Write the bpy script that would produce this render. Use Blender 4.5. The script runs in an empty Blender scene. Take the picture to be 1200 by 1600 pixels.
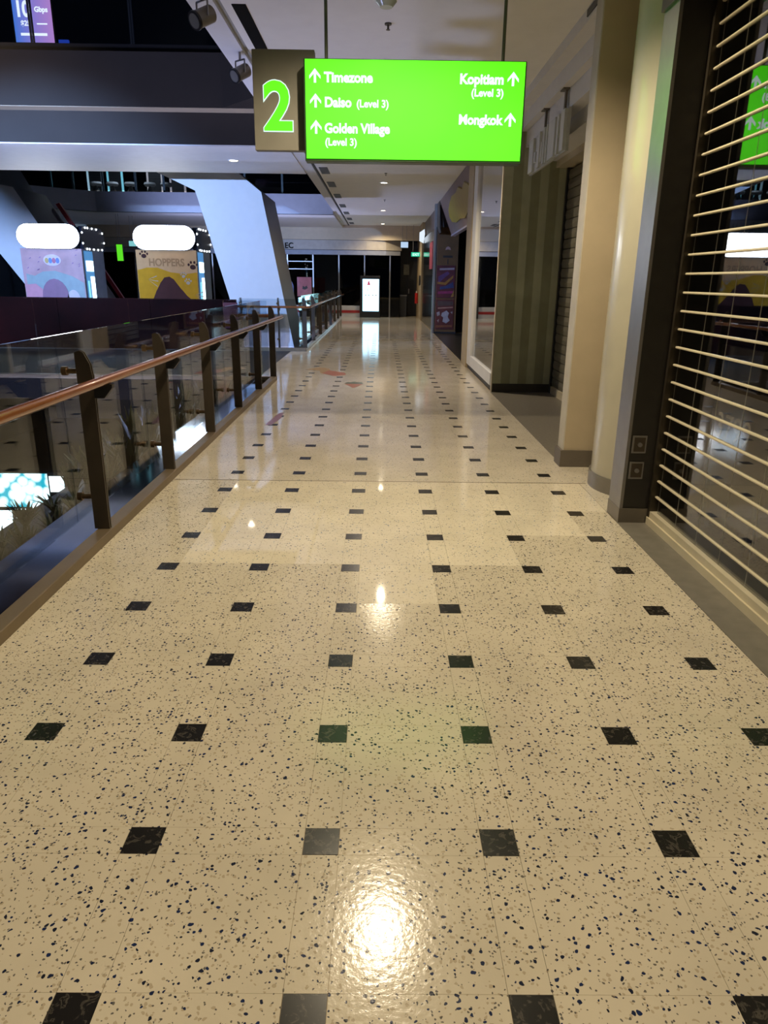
import bpy, math, random
from mathutils import Vector, Matrix, Euler
SC = bpy.context.scene
COL = SC.collection
rnd = random.Random(7)

# ------------------------------------------------------------------ camera, world, exposure
cd = bpy.data.cameras.new('camera')
cam = bpy.data.objects.new('camera', cd); COL.objects.link(cam)
right = Vector((0.99992111, -0.00410245, 0.01187165))
up = Vector((-0.0100112, 0.31050379, 0.95051942))
fwd = Vector((0.00758566, 0.95056329, -0.31043823))
cam.matrix_world = Matrix(((right.x, up.x, -fwd.x, 0), (right.y, up.y, -fwd.y, 0),
                           (right.z, up.z, -fwd.z, 1.5059), (0, 0, 0, 1)))
cd.sensor_fit = 'VERTICAL'; cd.sensor_height = 24; cd.lens = 24 * 1110.37 / 1600
cd.clip_start = 0.05; cd.clip_end = 200
SC.camera = cam
w = bpy.data.worlds.new('night'); SC.world = w; w.use_nodes = True
w.node_tree.nodes['Background'].inputs[0].default_value = (0.35, 0.45, 0.8, 1)
w.node_tree.nodes['Background'].inputs[1].default_value = 0.02
vs = SC.view_settings
vs.view_transform = 'Standard'; vs.look = 'None'; vs.exposure = 0.0; vs.gamma = 1.0
vs.use_curve_mapping = False

WARM = (1.0, 0.83, 0.58)
COOL = (0.24, 0.47, 1.0)
NEAR_W, FAR_W = 400, 330           # downlight strengths
UP_W = 1800                        # added fill uplights, out of view
UPCOL = (.50, .56, 1.0)
FLOOD_W = 7500                     # added fill spotlights out of view, aimed into the atrium

# ------------------------------------------------------------------ materials
MATS = {}
def mat(name, col=(.5, .5, .5), rough=.5, metal=0., spec=.5, emis=None, es=0., vary=.08, vscale=6., coat=0., bump=0., bscale=60.):
    if name in MATS: return MATS[name]
    m = bpy.data.materials.new(name); m.use_nodes = True
    nt = m.node_tree; p = nt.nodes['Principled BSDF']
    p.inputs['Roughness'].default_value = rough; p.inputs['Metallic'].default_value = metal
    p.inputs['Specular IOR Level'].default_value = spec
    p.inputs['Coat Weight'].default_value = coat; p.inputs['Coat Roughness'].default_value = .08
    tc = nt.nodes.new('ShaderNodeTexCoord')
    nz = nt.nodes.new('ShaderNodeTexNoise'); nz.inputs['Scale'].default_value = vscale; nz.inputs['Detail'].default_value = 4
    nt.links.new(tc.outputs['Object'], nz.inputs['Vector'])
    rp = nt.nodes.new('ShaderNodeValToRGB')
    rp.color_ramp.elements[0].position = .3; rp.color_ramp.elements[1].position = .7
    rp.color_ramp.elements[0].color = tuple(c * (1 - vary) for c in col) + (1,)
    rp.color_ramp.elements[1].color = tuple(min(1, c * (1 + vary)) for c in col) + (1,)
    nt.links.new(nz.outputs['Fac'], rp.inputs['Fac'])
    nt.links.new(rp.outputs['Color'], p.inputs['Base Color'])
    if emis:
        p.inputs['Emission Color'].default_value = tuple(emis) + (1,); p.inputs['Emission Strength'].default_value = es
    if bump:
        n2 = nt.nodes.new('ShaderNodeTexNoise'); n2.inputs['Scale'].default_value = bscale
        nt.links.new(tc.outputs['Object'], n2.inputs['Vector'])
        b = nt.nodes.new('ShaderNodeBump'); b.inputs['Strength'].default_value = bump; b.inputs['Distance'].default_value = .01
        nt.links.new(n2.outputs['Fac'], b.inputs['Height']); nt.links.new(b.outputs['Normal'], p.inputs['Normal'])
    MATS[name] = m
    return m

def glass(name, tint=(.9, .95, .93), ior=1.5, rough=0.0, boost=0.0):
    if name in MATS: return MATS[name]
    m = bpy.data.materials.new(name); m.use_nodes = True; nt = m.node_tree
    for n in list(nt.nodes):
        if n.type != 'OUTPUT_MATERIAL': nt.nodes.remove(n)
    out = nt.nodes['Material Output']
    t = nt.nodes.new('ShaderNodeBsdfTransparent'); t.inputs[0].default_value = tint + (1,)
    g = nt.nodes.new('ShaderNodeBsdfGlossy'); g.inputs['Roughness'].default_value = rough
    g.inputs[0].default_value = (1, 1, 1, 1)
    f = nt.nodes.new('ShaderNodeFresnel'); f.inputs['IOR'].default_value = ior
    a = nt.nodes.new('ShaderNodeMath'); a.operation = 'ADD'; a.inputs[1].default_value = boost; a.use_clamp = True
    mx = nt.nodes.new('ShaderNodeMixShader')
    ge = nt.nodes.new('ShaderNodeNewGeometry')          # same reflectance on the way in and out of the pane
    mr = nt.nodes.new('ShaderNodeMapRange'); mr.inputs[3].default_value = ior; mr.inputs[4].default_value = 1 / ior
    nt.links.new(ge.outputs['Backfacing'], mr.inputs[0]); nt.links.new(mr.outputs[0], f.inputs['IOR'])
    nt.links.new(f.outputs[0], a.inputs[0]); nt.links.new(a.outputs[0], mx.inputs[0])
    nt.links.new(t.outputs[0], mx.inputs[1]); nt.links.new(g.outputs[0], mx.inputs[2])
    nt.links.new(mx.outputs[0], out.inputs[0])
    MATS[name] = m
    return m

def terrazzo(name, base, dark_amount, tan_amount, rough, dark=(.016, .018, .03), tan=(.34, .26, .16), bump=0., stain=.0, spec=.5):
    """poured terrazzo: two sizes of dark stone chips and some tan chips in a cream matrix, laid out in world metres"""
    m = bpy.data.materials.new(name); m.use_nodes = True; nt = m.node_tree; N = nt.nodes; L = nt.links
    p = N['Principled BSDF']; p.inputs['Specular IOR Level'].default_value = spec
    ge = N.new('ShaderNodeNewGeometry')
    wob = N.new('ShaderNodeTexNoise'); wob.inputs['Scale'].default_value = 45; wob.inputs['Detail'].default_value = 2
    L.new(ge.outputs['Position'], wob.inputs['Vector'])
    off = N.new('ShaderNodeVectorMath'); off.operation = 'MULTIPLY_ADD'
    off.inputs[1].default_value = (.016, .016, 0); L.new(wob.outputs['Color'], off.inputs[0]); L.new(ge.outputs['Position'], off.inputs[2])
    def chips(scale, amount, size, seed):
        mp = N.new('ShaderNodeVectorMath'); mp.operation = 'ADD'; mp.inputs[1].default_value = (seed, seed * 1.7, .003)
        L.new(off.outputs[0], mp.inputs[0])
        v = N.new('ShaderNodeTexVoronoi'); v.voronoi_dimensions = '2D'; v.inputs['Scale'].default_value = scale
        L.new(mp.outputs[0], v.inputs['Vector'])
        sp = N.new('ShaderNodeSeparateColor'); L.new(v.outputs['Color'], sp.inputs[0])
        on = N.new('ShaderNodeMath'); on.operation = 'LESS_THAN'; on.inputs[1].default_value = amount; L.new(sp.outputs[0], on.inputs[0])
        sz = N.new('ShaderNodeMath'); sz.operation = 'MULTIPLY_ADD'; sz.inputs[1].default_value = size * .8; sz.inputs[2].default_value = size * .35
        L.new(sp.outputs[1], sz.inputs[0])
        ins = N.new('ShaderNodeMath'); ins.operation = 'LESS_THAN'; L.new(v.outputs['Distance'], ins.inputs[0]); L.new(sz.outputs[0], ins.inputs[1])
        a = N.new('ShaderNodeMath'); a.operation = 'MULTIPLY'; L.new(on.outputs[0], a.inputs[0]); L.new(ins.outputs[0], a.inputs[1])
        return a.outputs[0], sp.outputs[2]
    nz = N.new('ShaderNodeTexNoise'); nz.inputs['Scale'].default_value = 3; nz.inputs['Detail'].default_value = 6
    L.new(ge.outputs['Position'], nz.inputs['Vector'])
    rp = N.new('ShaderNodeValToRGB'); rp.color_ramp.elements[0].position = .3; rp.color_ramp.elements[1].position = .72
    rp.color_ramp.elements[0].color = tuple(c * .9 for c in base) + (1,); rp.color_ramp.elements[1].color = tuple(c * 1.06 for c in base) + (1,)
    L.new(nz.outputs['Fac'], rp.inputs['Fac'])
    cur = rp.outputs['Color']
    def over(fac, col, amt=1.):
        nonlocal cur
        mx = N.new('ShaderNodeMix'); mx.data_type = 'RGBA'
        mu = N.new('ShaderNodeMath'); mu.operation = 'MULTIPLY'; mu.inputs[1].default_value = amt; L.new(fac, mu.inputs[0])
        L.new(mu.outputs[0], mx.inputs[0]); L.new(cur, mx.inputs[6])
        if isinstance(col, tuple): mx.inputs[7].default_value = col + (1,)
        else: L.new(col, mx.inputs[7])
        cur = mx.outputs[2]
    c, _ = chips(95, tan_amount, .42, 3.1); over(c, tan, .6)
    c, _ = chips(150, dark_amount * .5, .45, 8.3); over(c, dark, .8)
    c, r3 = chips(74, dark_amount, .36, .7)
    blu = N.new('ShaderNodeValToRGB'); blu.color_ramp.elements[0].color = dark + (1,); blu.color_ramp.elements[1].color = (dark[0], dark[1] * 1.6, dark[2] * 3.2, 1)
    L.new(r3, blu.inputs['Fac']); over(c, blu.outputs['Color'])
    if stain:
        st = N.new('ShaderNodeTexNoise'); st.inputs['Scale'].default_value = 7.; st.inputs['Detail'].default_value = 5; st.inputs['Roughness'].default_value = .7
        L.new(ge.outputs['Position'], st.inputs['Vector'])
        sr = N.new('ShaderNodeValToRGB'); sr.color_ramp.elements[0].position = .68; sr.color_ramp.elements[1].position = .78
        sr.color_ramp.elements[0].color = (0, 0, 0, 1); sr.color_ramp.elements[1].color = (1, 1, 1, 1)
        L.new(st.outputs['Fac'], sr.inputs['Fac']); over(sr.outputs['Color'], (.1, .07, .045), stain)
    L.new(cur, p.inputs['Base Color'])
    rn = N.new('ShaderNodeMapRange'); rn.inputs[3].default_value = rough * .8; rn.inputs[4].default_value = rough * 1.25
    L.new(nz.outputs['Fac'], rn.inputs[0]); L.new(rn.outputs[0], p.inputs['Roughness'])
    if bump:
        n2 = N.new('ShaderNodeTexNoise'); n2.inputs['Scale'].default_value = 55; n2.inputs['Detail'].default_value = 3
        L.new(ge.outputs['Position'], n2.inputs['Vector'])
        b = N.new('ShaderNodeBump'); b.inputs['Strength'].default_value = bump; b.inputs['Distance'].default_value = .004
        L.new(n2.outputs['Fac'], b.inputs['Height']); L.new(b.outputs['Normal'], p.inputs['Normal'])
    return m

def marble(name, a, b, rough):
    m = mat(name, a, rough, vary=0, spec=.3)
    nt = m.node_tree; p = nt.nodes['Principled BSDF']
    ge = nt.nodes.new('ShaderNodeNewGeometry')
    nz = nt.nodes.new('ShaderNodeTexNoise'); nz.inputs['Scale'].default_value = 28; nz.inputs['Detail'].default_value = 8; nz.inputs['Distortion'].default_value = 1.6
    nt.links.new(ge.outputs['Position'], nz.inputs['Vector'])
    rp = nt.nodes.new('ShaderNodeValToRGB')
    e = rp.color_ramp.elements
    e[0].position = .0; e[0].color = a + (1,); e[1].position = 1; e[1].color = a + (1,)
    x = e.new(.55); x.color = a + (1,); x = e.new(.62); x.color = b + (1,); x = e.new(.67); x.color = a + (1,)
    nt.links.new(nz.outputs['Fac'], rp.inputs['Fac']); nt.links.new(rp.outputs['Color'], p.inputs['Base Color'])
    return m

def glow(name, col, es, es2=None, scale=3.):
    """light-giving face with the slight unevenness of the lamps behind it"""
    if name in MATS: return MATS[name]
    m = bpy.data.materials.new(name); m.use_nodes = True; nt = m.node_tree
    p = nt.nodes['Principled BSDF']; p.inputs['Base Color'].default_value = (.02, .02, .02, 1); p.inputs['Roughness'].default_value = .6
    p.inputs['Specular IOR Level'].default_value = .15
    p.inputs['Emission Color'].default_value = tuple(col) + (1,)
    tc = nt.nodes.new('ShaderNodeTexCoord'); nz = nt.nodes.new('ShaderNodeTexNoise'); nz.inputs['Scale'].default_value = scale
    nt.links.new(tc.outputs['Object'], nz.inputs['Vector'])
    mr = nt.nodes.new('ShaderNodeMapRange'); mr.inputs[1].default_value = .3; mr.inputs[2].default_value = .7
    mr.inputs[3].default_value = es if es2 is None else es2; mr.inputs[4].default_value = es
    nt.links.new(nz.outputs['Fac'], mr.inputs[0]); nt.links.new(mr.outputs[0], p.inputs['Emission Strength'])
    MATS[name] = m
    return m

def gradient_screen(name, c1, c2, es, axis=0, scale=1.5):
    m = bpy.data.materials.new(name); m.use_nodes = True; nt = m.node_tree
    p = nt.nodes['Principled BSDF']; p.inputs['Base Color'].default_value = (.02, .02, .02, 1)
    tc = nt.nodes.new('ShaderNodeTexCoord'); se = nt.nodes.new('ShaderNodeSeparateXYZ')
    nt.links.new(tc.outputs['Generated'], se.inputs[0])
    rp = nt.nodes.new('ShaderNodeValToRGB'); rp.color_ramp.elements[0].color = c1 + (1,); rp.color_ramp.elements[1].color = c2 + (1,)
    nt.links.new(se.outputs[axis], rp.inputs['Fac']); nt.links.new(rp.outputs['Color'], p.inputs['Emission Color'])
    p.inputs['Emission Strength'].default_value = es
    return m

# ------------------------------------------------------------------ mesh helpers
class B:
    def __init__(s): s.v = []; s.f = []; s.m = []
    def add(s, vs, fs, mi=0):
        o = len(s.v); s.v += [tuple(x) for x in vs]; s.f += [tuple(i + o for i in f) for f in fs]; s.m += [mi] * len(fs); return s
    def box(s, x0, x1, y0, y1, z0, z1, mi=0):
        return s.add([(x0, y0, z0), (x1, y0, z0), (x1, y1, z0), (x0, y1, z0), (x0, y0, z1), (x1, y0, z1), (x1, y1, z1), (x0, y1, z1)],
                     [(0, 3, 2, 1), (4, 5, 6, 7), (0, 1, 5, 4), (1, 2, 6, 5), (2, 3, 7, 6), (3, 0, 4, 7)], mi)
    def prism(s, poly, axis, a, b, mi=0):
        """poly in the two other axes (order x,y,z), extruded from a to b along axis"""
        def P(u, v, t): return {'x': (t, u, v), 'y': (u, t, v), 'z': (u, v, t)}[axis]
        n = len(poly); vs = [P(u, v, a) for u, v in poly] + [P(u, v, b) for u, v in poly]
        fs = [tuple(range(n)), tuple(range(2 * n - 1, n - 1, -1))] + [(i, i + n, (i + 1) % n + n, (i + 1) % n) for i in range(n)]
        return s.add(vs, fs, mi)
    def tube(s, pts, r, n=12, caps=True, mi=0):
        pts = [Vector(p) for p in pts]; rs = r if isinstance(r, (list, tuple)) else [r] * len(pts)
        vs = []
        for i, p in enumerate(pts):
            t = (pts[min(i + 1, len(pts) - 1)] - pts[max(i - 1, 0)]).normalized()
            u = t.orthogonal().normalized() if abs(t.z) > .9 else t.cross(Vector((0, 0, 1))).normalized()
            v = t.cross(u)
            vs += [p + (u * math.cos(2 * math.pi * k / n) + v * math.sin(2 * math.pi * k / n)) * rs[i] for k in range(n)]
        fs = []
        for i in range(len(pts) - 1):
            for k in range(n): fs.append((i * n + k, i * n + (k + 1) % n, (i + 1) * n + (k + 1) % n, (i + 1) * n + k))
        if caps: fs += [tuple(range(n - 1, -1, -1)), tuple(range((len(pts) - 1) * n, len(pts) * n))]
        return s.add(vs, fs, mi)
    def tag_sides(s):
        s.m = [0 if i < 2 else 1 for i in range(len(s.f))]; return s
    def cyl(s, c, d, r, n=16, mi=0):
        return s.tube([c, Vector(c) + Vector(d)], r, n, True, mi)
    def ball(s, c, r, n=8, mi=0):
        c = Vector(c); vs = [c + Vector((0, 0, r))]; rings = max(3, n // 2)
        for i in range(1, rings):
            a = math.pi * i / rings
            for k in range(n): vs.append(c + Vector((math.sin(a) * math.cos(2 * math.pi * k / n), math.sin(a) * math.sin(2 * math.pi * k / n), math.cos(a))) * r)
        vs.append(c - Vector((0, 0, r))); fs = []
        for k in range(n): fs.append((0, 1 + k, 1 + (k + 1) % n))
        for i in range(rings - 2):
            for k in range(n): fs.append((1 + i * n + k, 1 + (i + 1) * n + k, 1 + (i + 1) * n + (k + 1) % n, 1 + i * n + (k + 1) % n))
        L = len(vs) - 1; o = 1 + (rings - 2) * n
        for k in range(n): fs.append((L, o + (k + 1) % n, o + k))
        return s.add(vs, fs, mi)
    def build(s, name, m, parent=None, bevel=0., smooth=False, kind=None, at=None):
        me = bpy.data.meshes.new(name)
        o0 = Vector(at) if at is not None else wloc(parent)
        me.from_pydata([tuple(Vector(p) - o0) for p in s.v], [], s.f)
        for mm in (m if isinstance(m, (list, tuple)) else [m]): me.materials.append(mm)
        for p, i in zip(me.polygons, s.m): p.material_index = i
        import bmesh
        bm = bmesh.new(); bm.from_mesh(me); bmesh.ops.recalc_face_normals(bm, faces=bm.faces); bm.to_mesh(me); bm.free()
        if smooth:
            for p in me.polygons: p.use_smooth = True
            try: me.set_sharp_from_angle(angle=math.radians(40))
            except Exception: pass
        o = bpy.data.objects.new(name, me); COL.objects.link(o)
        if parent is not None: o.parent = parent
        if at is not None: o.location = o0 - wloc(parent)
        if bevel:
            b = o.modifiers.new('bevel', 'BEVEL'); b.width = bevel; b.segments = 2; b.limit_method = 'ANGLE'
        if kind: o['kind'] = kind
        return o

def wloc(o):
    p = Vector((0, 0, 0))
    while o is not None: p = p + o.location; o = o.parent
    return p
def T(o, label, cat, group=None):
    o['label'] = label; o['category'] = cat
    if group: o['group'] = group
    return o
def thing(name, label, cat, loc=(0, 0, 0), group=None):
    o = bpy.data.objects.new(name, None); COL.objects.link(o); o.location = loc; o.empty_display_size = .2
    return T(o, label, cat, group)
def S(o): o['kind'] = 'structure'; return o
def box(x0, x1, y0, y1, z0, z1): return B().box(x0, x1, y0, y1, z0, z1)

def copy_tree(o, parent=None):
    c = o.copy(); COL.objects.link(c); c.parent = parent
    for ch in o.children: copy_tree(ch, c)
    return c

def text(body, name, m, parent, loc, size, align='LEFT', rot=(90, 0, 0), extrude=.002, offset=0., width=1.):
    cu = bpy.data.curves.new(name, 'FONT'); cu.body = body; cu.size = size; cu.align_x = align
    cu.extrude = extrude; cu.offset = offset; cu.resolution_u = 4
    t = bpy.data.objects.new(name, cu)
    me = bpy.data.meshes.new_from_object(t)
    me.name = name; bpy.data.objects.remove(t); bpy.data.curves.remove(cu)
    me.transform(Matrix.Diagonal((width, 1, 1, 1)))
    me.materials.clear(); me.materials.append(m)
    o = bpy.data.objects.new(name, me); COL.objects.link(o); o.parent = parent
    o.location = Vector(loc) - wloc(parent); o.rotation_euler = Euler([math.radians(a) for a in rot])
    return o

def spot(parent, loc, target, watts, col, size, radius=.06, blend=.6):
    l = bpy.data.lights.new('lamp', 'SPOT'); l.energy = watts; l.color = col; l.spot_size = math.radians(size)
    l.spot_blend = blend; l.shadow_soft_size = radius
    o = bpy.data.objects.new('lamp', l); COL.objects.link(o); o.parent = parent
    o.location = Vector(loc) - wloc(parent)
    o.rotation_euler = (Vector(target) - Vector(loc)).to_track_quat('-Z', 'Y').to_euler()
    return o

# ------------------------------------------------------------------ palette
M_old = terrazzo('terrazzo_worn', (.62, .55, .43), .17, .18, .15, bump=.14, spec=.22, stain=.75)
M_new = terrazzo('terrazzo_polished', (.76, .68, .54), .12, .12, .035, dark=(.20, .17, .12), tan=(.5, .4, .26), bump=.0)
M_far = terrazzo('terrazzo_corridor', (.68, .61, .49), .10, .12, .085, dark=(.2, .165, .115), tan=(.5, .4, .26), bump=.0)
M_inset = marble('dark_marble', (.013, .012, .012), (.075, .066, .055), .24)
M_joint = mat('joint_filler', (.36, .29, .19), .8)
M_slab = mat('slab_concrete', (.12, .11, .10), .8)
M_ceil = mat('ceiling_paint', (.80, .80, .77), .75, vary=.02)
M_white = mat('white_paint', (.68, .68, .68), .6, vary=.03)
M_cream = mat('cream_paint', (.62, .55, .40), .45, vary=.03)
M_beige = mat('beige_wall', (.46, .38, .26), .6, vary=.04)
M_colpaint = mat('column_gloss_paint', (.45, .42, .335), .25, vary=.03, coat=.3)
M_steel = mat('brushed_steel', (.30, .29, .28), .38, .85, vary=.05, vscale=12)
M_apron = mat('polished_steel_apron', (.20, .21, .25), .08, 1.0, vary=.06)
M_bronze = mat('bronze_brown_metal', (.085, .068, .05), .36, .5, vary=.12)
M_kerb = mat('brown_kerb_metal', (.20, .15, .095), .42, .4, vary=.1)
M_rail = mat('varnished_copper_rail', (.26, .095, .032), .2, .35, vary=.12, coat=.6)
M_darkwood = mat('dark_brown_laminate', (.022, .019, .016), .35, vary=.15, vscale=15)
M_black = mat('black_plastic', (.012, .012, .013), .4)
M_matt = mat('matt_black', (.01, .01, .01), .9, spec=.05)
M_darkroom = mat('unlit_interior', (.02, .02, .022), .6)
M_stone = mat('grey_stone', (.17, .155, .13), .45, vary=.12, vscale=12)
M_recessfloor = mat('recess_stone_floor', (.20, .18, .145), .35, vary=.15, vscale=40)
M_slat = mat('cream_powder_coat', (.60, .53, .38), .4, vary=.05)
M_fascia = mat('charcoal_fascia', (.040, .035, .031), .7, spec=.1, vary=.05, vscale=2)
M_fascia2 = mat('pale_grey_fascia', (.36, .40, .46), .5, vary=.04)
M_strutside = mat('grey_strut_side', (.11, .115, .13), .45, vary=.05)  # darker grey for all strut faces but front and back
M_strut = mat('white_strut_cladding', (.66, .68, .70), .45, vary=.02)
M_olive1 = mat('olive_stripe_pale', (.42, .44, .29), .55)
M_olive2 = mat('olive_stripe_deep', (.28, .29, .18), .55)
M_skirt = mat('dark_skirting', (.045, .04, .032), .5)
M_glass = glass('balustrade_glass', (.84, .88, .90), 1.42, boost=.0)
M_wglass = glass('shop_window_glass', (.55, .57, .6), 1.6, boost=.22)
M_poly = glass('clear_shutter_panel', (.72, .72, .72), 1.55, boost=.03)
M_polyedge = mat('frosted_panel_edge', (.5, .48, .42), .3)
M_darkglass = glass('dark_glazing', (.10, .11, .12), 1.5)
M_leaf = mat('dark_leaf', (.022, .032, .014), .4, vary=.5, vscale=9)
M_leaf2 = mat('olive_leaf', (.05, .055, .02), .4, vary=.4, vscale=9)
M_soil = mat('planter_soil', (.02, .017, .012), .9)
M_sign = glow('green_lightbox', (.088, 1.0, .004), 1.7, 1.45, 2.5)
M_text = glow('white_lettering', (.80, 1.0, .93), 1.3)
M_num_edge = glow('numeral_white_edge', (.75, 1.0, .9), 1.2)
M_taupe = mat('taupe_panel', (.155, .146, .118), .5)
M_lampface = glow('lamp_diffuser', (1.0, .86, .62), 14)
M_lampcool = glow('lamp_diffuser_cool', (.9, .95, 1.0), 9)
M_marquee = glow('marquee_white', (.88, .92, 1.0), 14.)
M_bulb = glow('marquee_bulb', (.85, .92, 1.0), 6)

# ------------------------------------------------------------------ FLOOR
floor = S(B().box(-1.70, 5.2, -5, 33.5, -.32, -.006).box(-15, -1.70, 11.25, 15.95, -.32, -.006).box(-15, -1.70, 25.0, 33.5, -.32, -.006)
          .build('floor', M_joint))
SEAM = 5.385
far = B().box(-1.61, 1.578, SEAM + .004, 32.0, -.006, 0)
far.box(-1.95, -1.61, 11.30, 15.85, -.006, 0).box(-15, -1.61, 25.1, 32, -.006, 0).box(1.578, 2.6, 4.67, 5.95, -.006, 0)
far.build('terrazzo_slab', M_far, floor)
box(-1.60, 1.63, SEAM - .006, SEAM + .004, -.006, .0006).build('expansion_joint', mat('brass_joint', (.10, .06, .03), .4, .5), floor)
DX, DY, H = -.6516, 1.1165, .05
G = .0005
cols = range(-1, 5); rows = range(-3, 9)
cache = {}
def tile(x0, x1, y0, y1, m, name):
    key = (round(x1 - x0, 4), round(y1 - y0, 4), m.name)
    cx, cy = (x0 + x1) / 2, (y0 + y1) / 2
    if key in cache:
        o = cache[key].copy(); COL.objects.link(o); o.location = (cx, cy, 0)
    else:
        o = B().box(x0 + G, x1 - G, y0 + G, y1 - G, -.006, 0).build(name, m, floor, at=(cx, cy, 0)); cache[key] = o
    return o
def polished(c, r):
    return (r >= 5 and c in (-1, 0, 1, 2)) or (r >= 6 and c == 3) or (r >= 7 and c == 4) or (r == 4 and c == 1)
for r in rows:
    y0 = DY + r * .5
    ya, yb = y0 + H, min(y0 + .5 - H, SEAM - .006)
    for c in range(-2, 5):
        xa = -1.61 if c == -2 else DX + c * .5 + H
        xb = 1.575 if c == 4 else DX + (c + 1) * .5 - H
        tile(xa, xb, ya, yb, M_new if polished(c, r) else M_old, 'tile')
        if r > -3: tile(xa, xb, y0 - H, y0 + H, M_new if polished(c, r - 1) else M_old, 'strip_tile')
    for c in cols:
        x = DX + c * .5
        tile(x - H, x + H, ya, yb, M_new if (polished(c - 1, r) and polished(c, r)) else M_old, 'strip_tile')
ins = None
for r in range(-2, 42):
    for c in cols:
        x, y = DX + c * .5, DY + r * .5
        top = .0007
        if ins is None: ins = B().box(x - H + .001, x + H - .001, y - H + .001, y + H - .001, -.0055, top).build('inset', M_inset, floor, at=(x, y, 0)); o = ins
        else: o = ins.copy(); COL.objects.link(o); o.location = (x, y, 0)
# recess floor before the second shop, threshold of the near shop, dark floor of the far shop
S(box(-15, -1.72, 11.235, 11.25, -.34, -.0055).build('trim_40', mat('matt_black_edge', (.012, .012, .013), .8, spec=.05)))  # black strip added over the slab edge to hide the uplight on it
S(box(-15, -1.95, 11.26, 15.85, -.006, .0).build('trim_39', mat('dark_bridge_floor', (.03, .03, .035), .7, vary=.2)))  # bridge floor set darker than the corridor slab
S(box(1.578, 2.5, 5.95, 10.2, -.006, .001).build('trim_1', M_recessfloor))
S(box(1.575, 1.80, -5, 4.44, -.006, .003).build('trim_2', M_stone))
S(box(1.6, 4.5, 14.0, 22.0, -.006, .002).build('trim_3', mat('black_shop_floor', (.025, .023, .02), .3)))
# lower level floor
S(box(-16, 3, -5, 34, -5.2, -5.0).build('trim_4', mat('lower_floor_tiles', (.07, .07, .07), .35, vary=.1, vscale=2)))
# event platform behind the bridge
S(box(-15, -4.0, 17.2, 22.0, -.3, 0).build('trim_5', mat('platform_floor', (.2, .18, .16), .4)))

# ------------------------------------------------------------------ CEILING
S(box(-1.30, 4.6, -5, 33.5, 3.6, 3.75).build('ceiling', M_ceil))
S(B().box(-1.57, -1.36, -5, 33.5, 3.6, 4.0).box(-1.57, -1.50, -5, 33.5, 4.0, 4.9).build('trim_6', M_white))
S(box(-1.36, -1.30, -5, 33.5, 3.63, 3.75).build('trim_7', mat('shadow_gap', (.3, .3, .27), .7)))
# bridge above: soffit, lower fascia, projecting upper fascia that turns towards the corridor
S(box(-15, -1.57, 13.1, 16.25, 3.58, 4.075).build('trim_8', [M_white]))
S(box(-15, -1.575, 13.08, 13.1, 3.60, 4.075).build('trim_9', M_fascia))
S(B().prism([(-15, 12.75), (-2.54, 12.75), (-1.575, 11.6), (-1.575, 16.2), (-15, 16.2)], 'z', 4.077, 4.84).build('trim_10', M_fascia))
S(box(-15, -1.58, 12.78, 13.1, 4.07, 4.0769).build('trim_11', M_beige))
# level three beyond the second void
S(B().prism([(-9.2, 24.9), (-1.57, 24.9), (-1.57, 33), (-15, 33), (-15, 19.5), (-12, 22.2)], 'z', 3.5, 3.62).build('trim_12', M_white))
S(B().prism([(-9.2, 24.88), (-1.57, 24.88), (-1.57, 25.1), (-9.3, 25.1), (-15.2, 19.7), (-15, 19.48), (-12, 22.18)], 'z', 3.5, 4.1).build('trim_13', M_fascia2))
S(B().prism([(-9.3, 25.1), (-1.57, 25.1), (-1.57, 33), (-15, 33), (-15, 19.7)], 'z', 4.0, 4.09).build('trim_14', M_slab))
# dark back walls of level three, left end wall
S(box(-15.5, -1.57, 21.5, 21.6, 4.95, 9).build('wall_upper', mat('navy_night_wall', (.02, .028, .05), .4)))
S(box(-15.5, -1.57, 31.0, 31.2, 4.1, 8).build('wall_upper_far', M_darkroom))
S(box(-15.7, -15.5, -5, 34, -5, 9).build('wall_left', M_darkroom))

# ------------------------------------------------------------------ END OF THE CORRIDOR
S(B().box(-15.5, 2.6, 31.0, 31.2, 3.04, 3.6).build('wall_end', M_beige))
S(B().box(-15.5, -.6, 31.02, 31.3, 2.66, 3.03).prism([(-.6, 31.02), (.2, 31.12), (.85, 31.5), (.85, 31.7), (-.6, 31.3)], 'z', 2.66, 3.03)
  .build('trim_15', mat('grey_beige_fascia', (.34, .30, .24), .5)))
S(B().box(-15.5, -.6, 31.05, 31.3, 2.47, 2.645).prism([(-.6, 31.05), (.2, 31.15), (.8, 31.5), (.8, 31.7), (-.6, 31.3)], 'z', 2.47, 2.645)
  .build('trim_16', mat('grey_blue_band', (.22, .23, .26), .5)))
S(box(-15.5, 4.6, 36, 36.1, 0, 3.6).build('wall_back', M_darkroom))
S(box(.85, 2.6, 32.6, 32.7, 0, 3.04).build('wall_recess', mat('dark_recess_panel', (.025, .027, .03), .5)))
win = S(box(-15.4, .8, 31.36, 31.40, .0, 2.47).build('window_1', M_darkglass))
for i, x in enumerate([-10.2, -9.14, -8.08, -7.0, -5.95, -4.95, -3.89, -2.83, -1.756, -.687, .372]):
    box(x - .025, x + .025, 31.30, 31.36, 0, 2.47).build('mullion', M_steel, win)
for z in (1.9, 2.2):
    box(-3.865, -2.855, 31.33, 31.36, z - .015, z + .015).build('transom', M_steel, win)
par = S(B().box(-4.6, -.88, 31.0, 31.25, 0, .46).build('trim_17', M_white))
box(-4.6, -.88, 30.985, 31.0, .17, .28).build('red_stripe', mat('red_paint', (.45, .03, .03), .5), par)
text('EC', 'lettering', M_matt, thing('wall_lettering', 'black wall letters on the grey beige band over the far glazing', 'lettering', (-3.95, 31.0, 2.70)), (-3.95, 31.0, 2.70), .30, extrude=.02, offset=.006)
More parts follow.
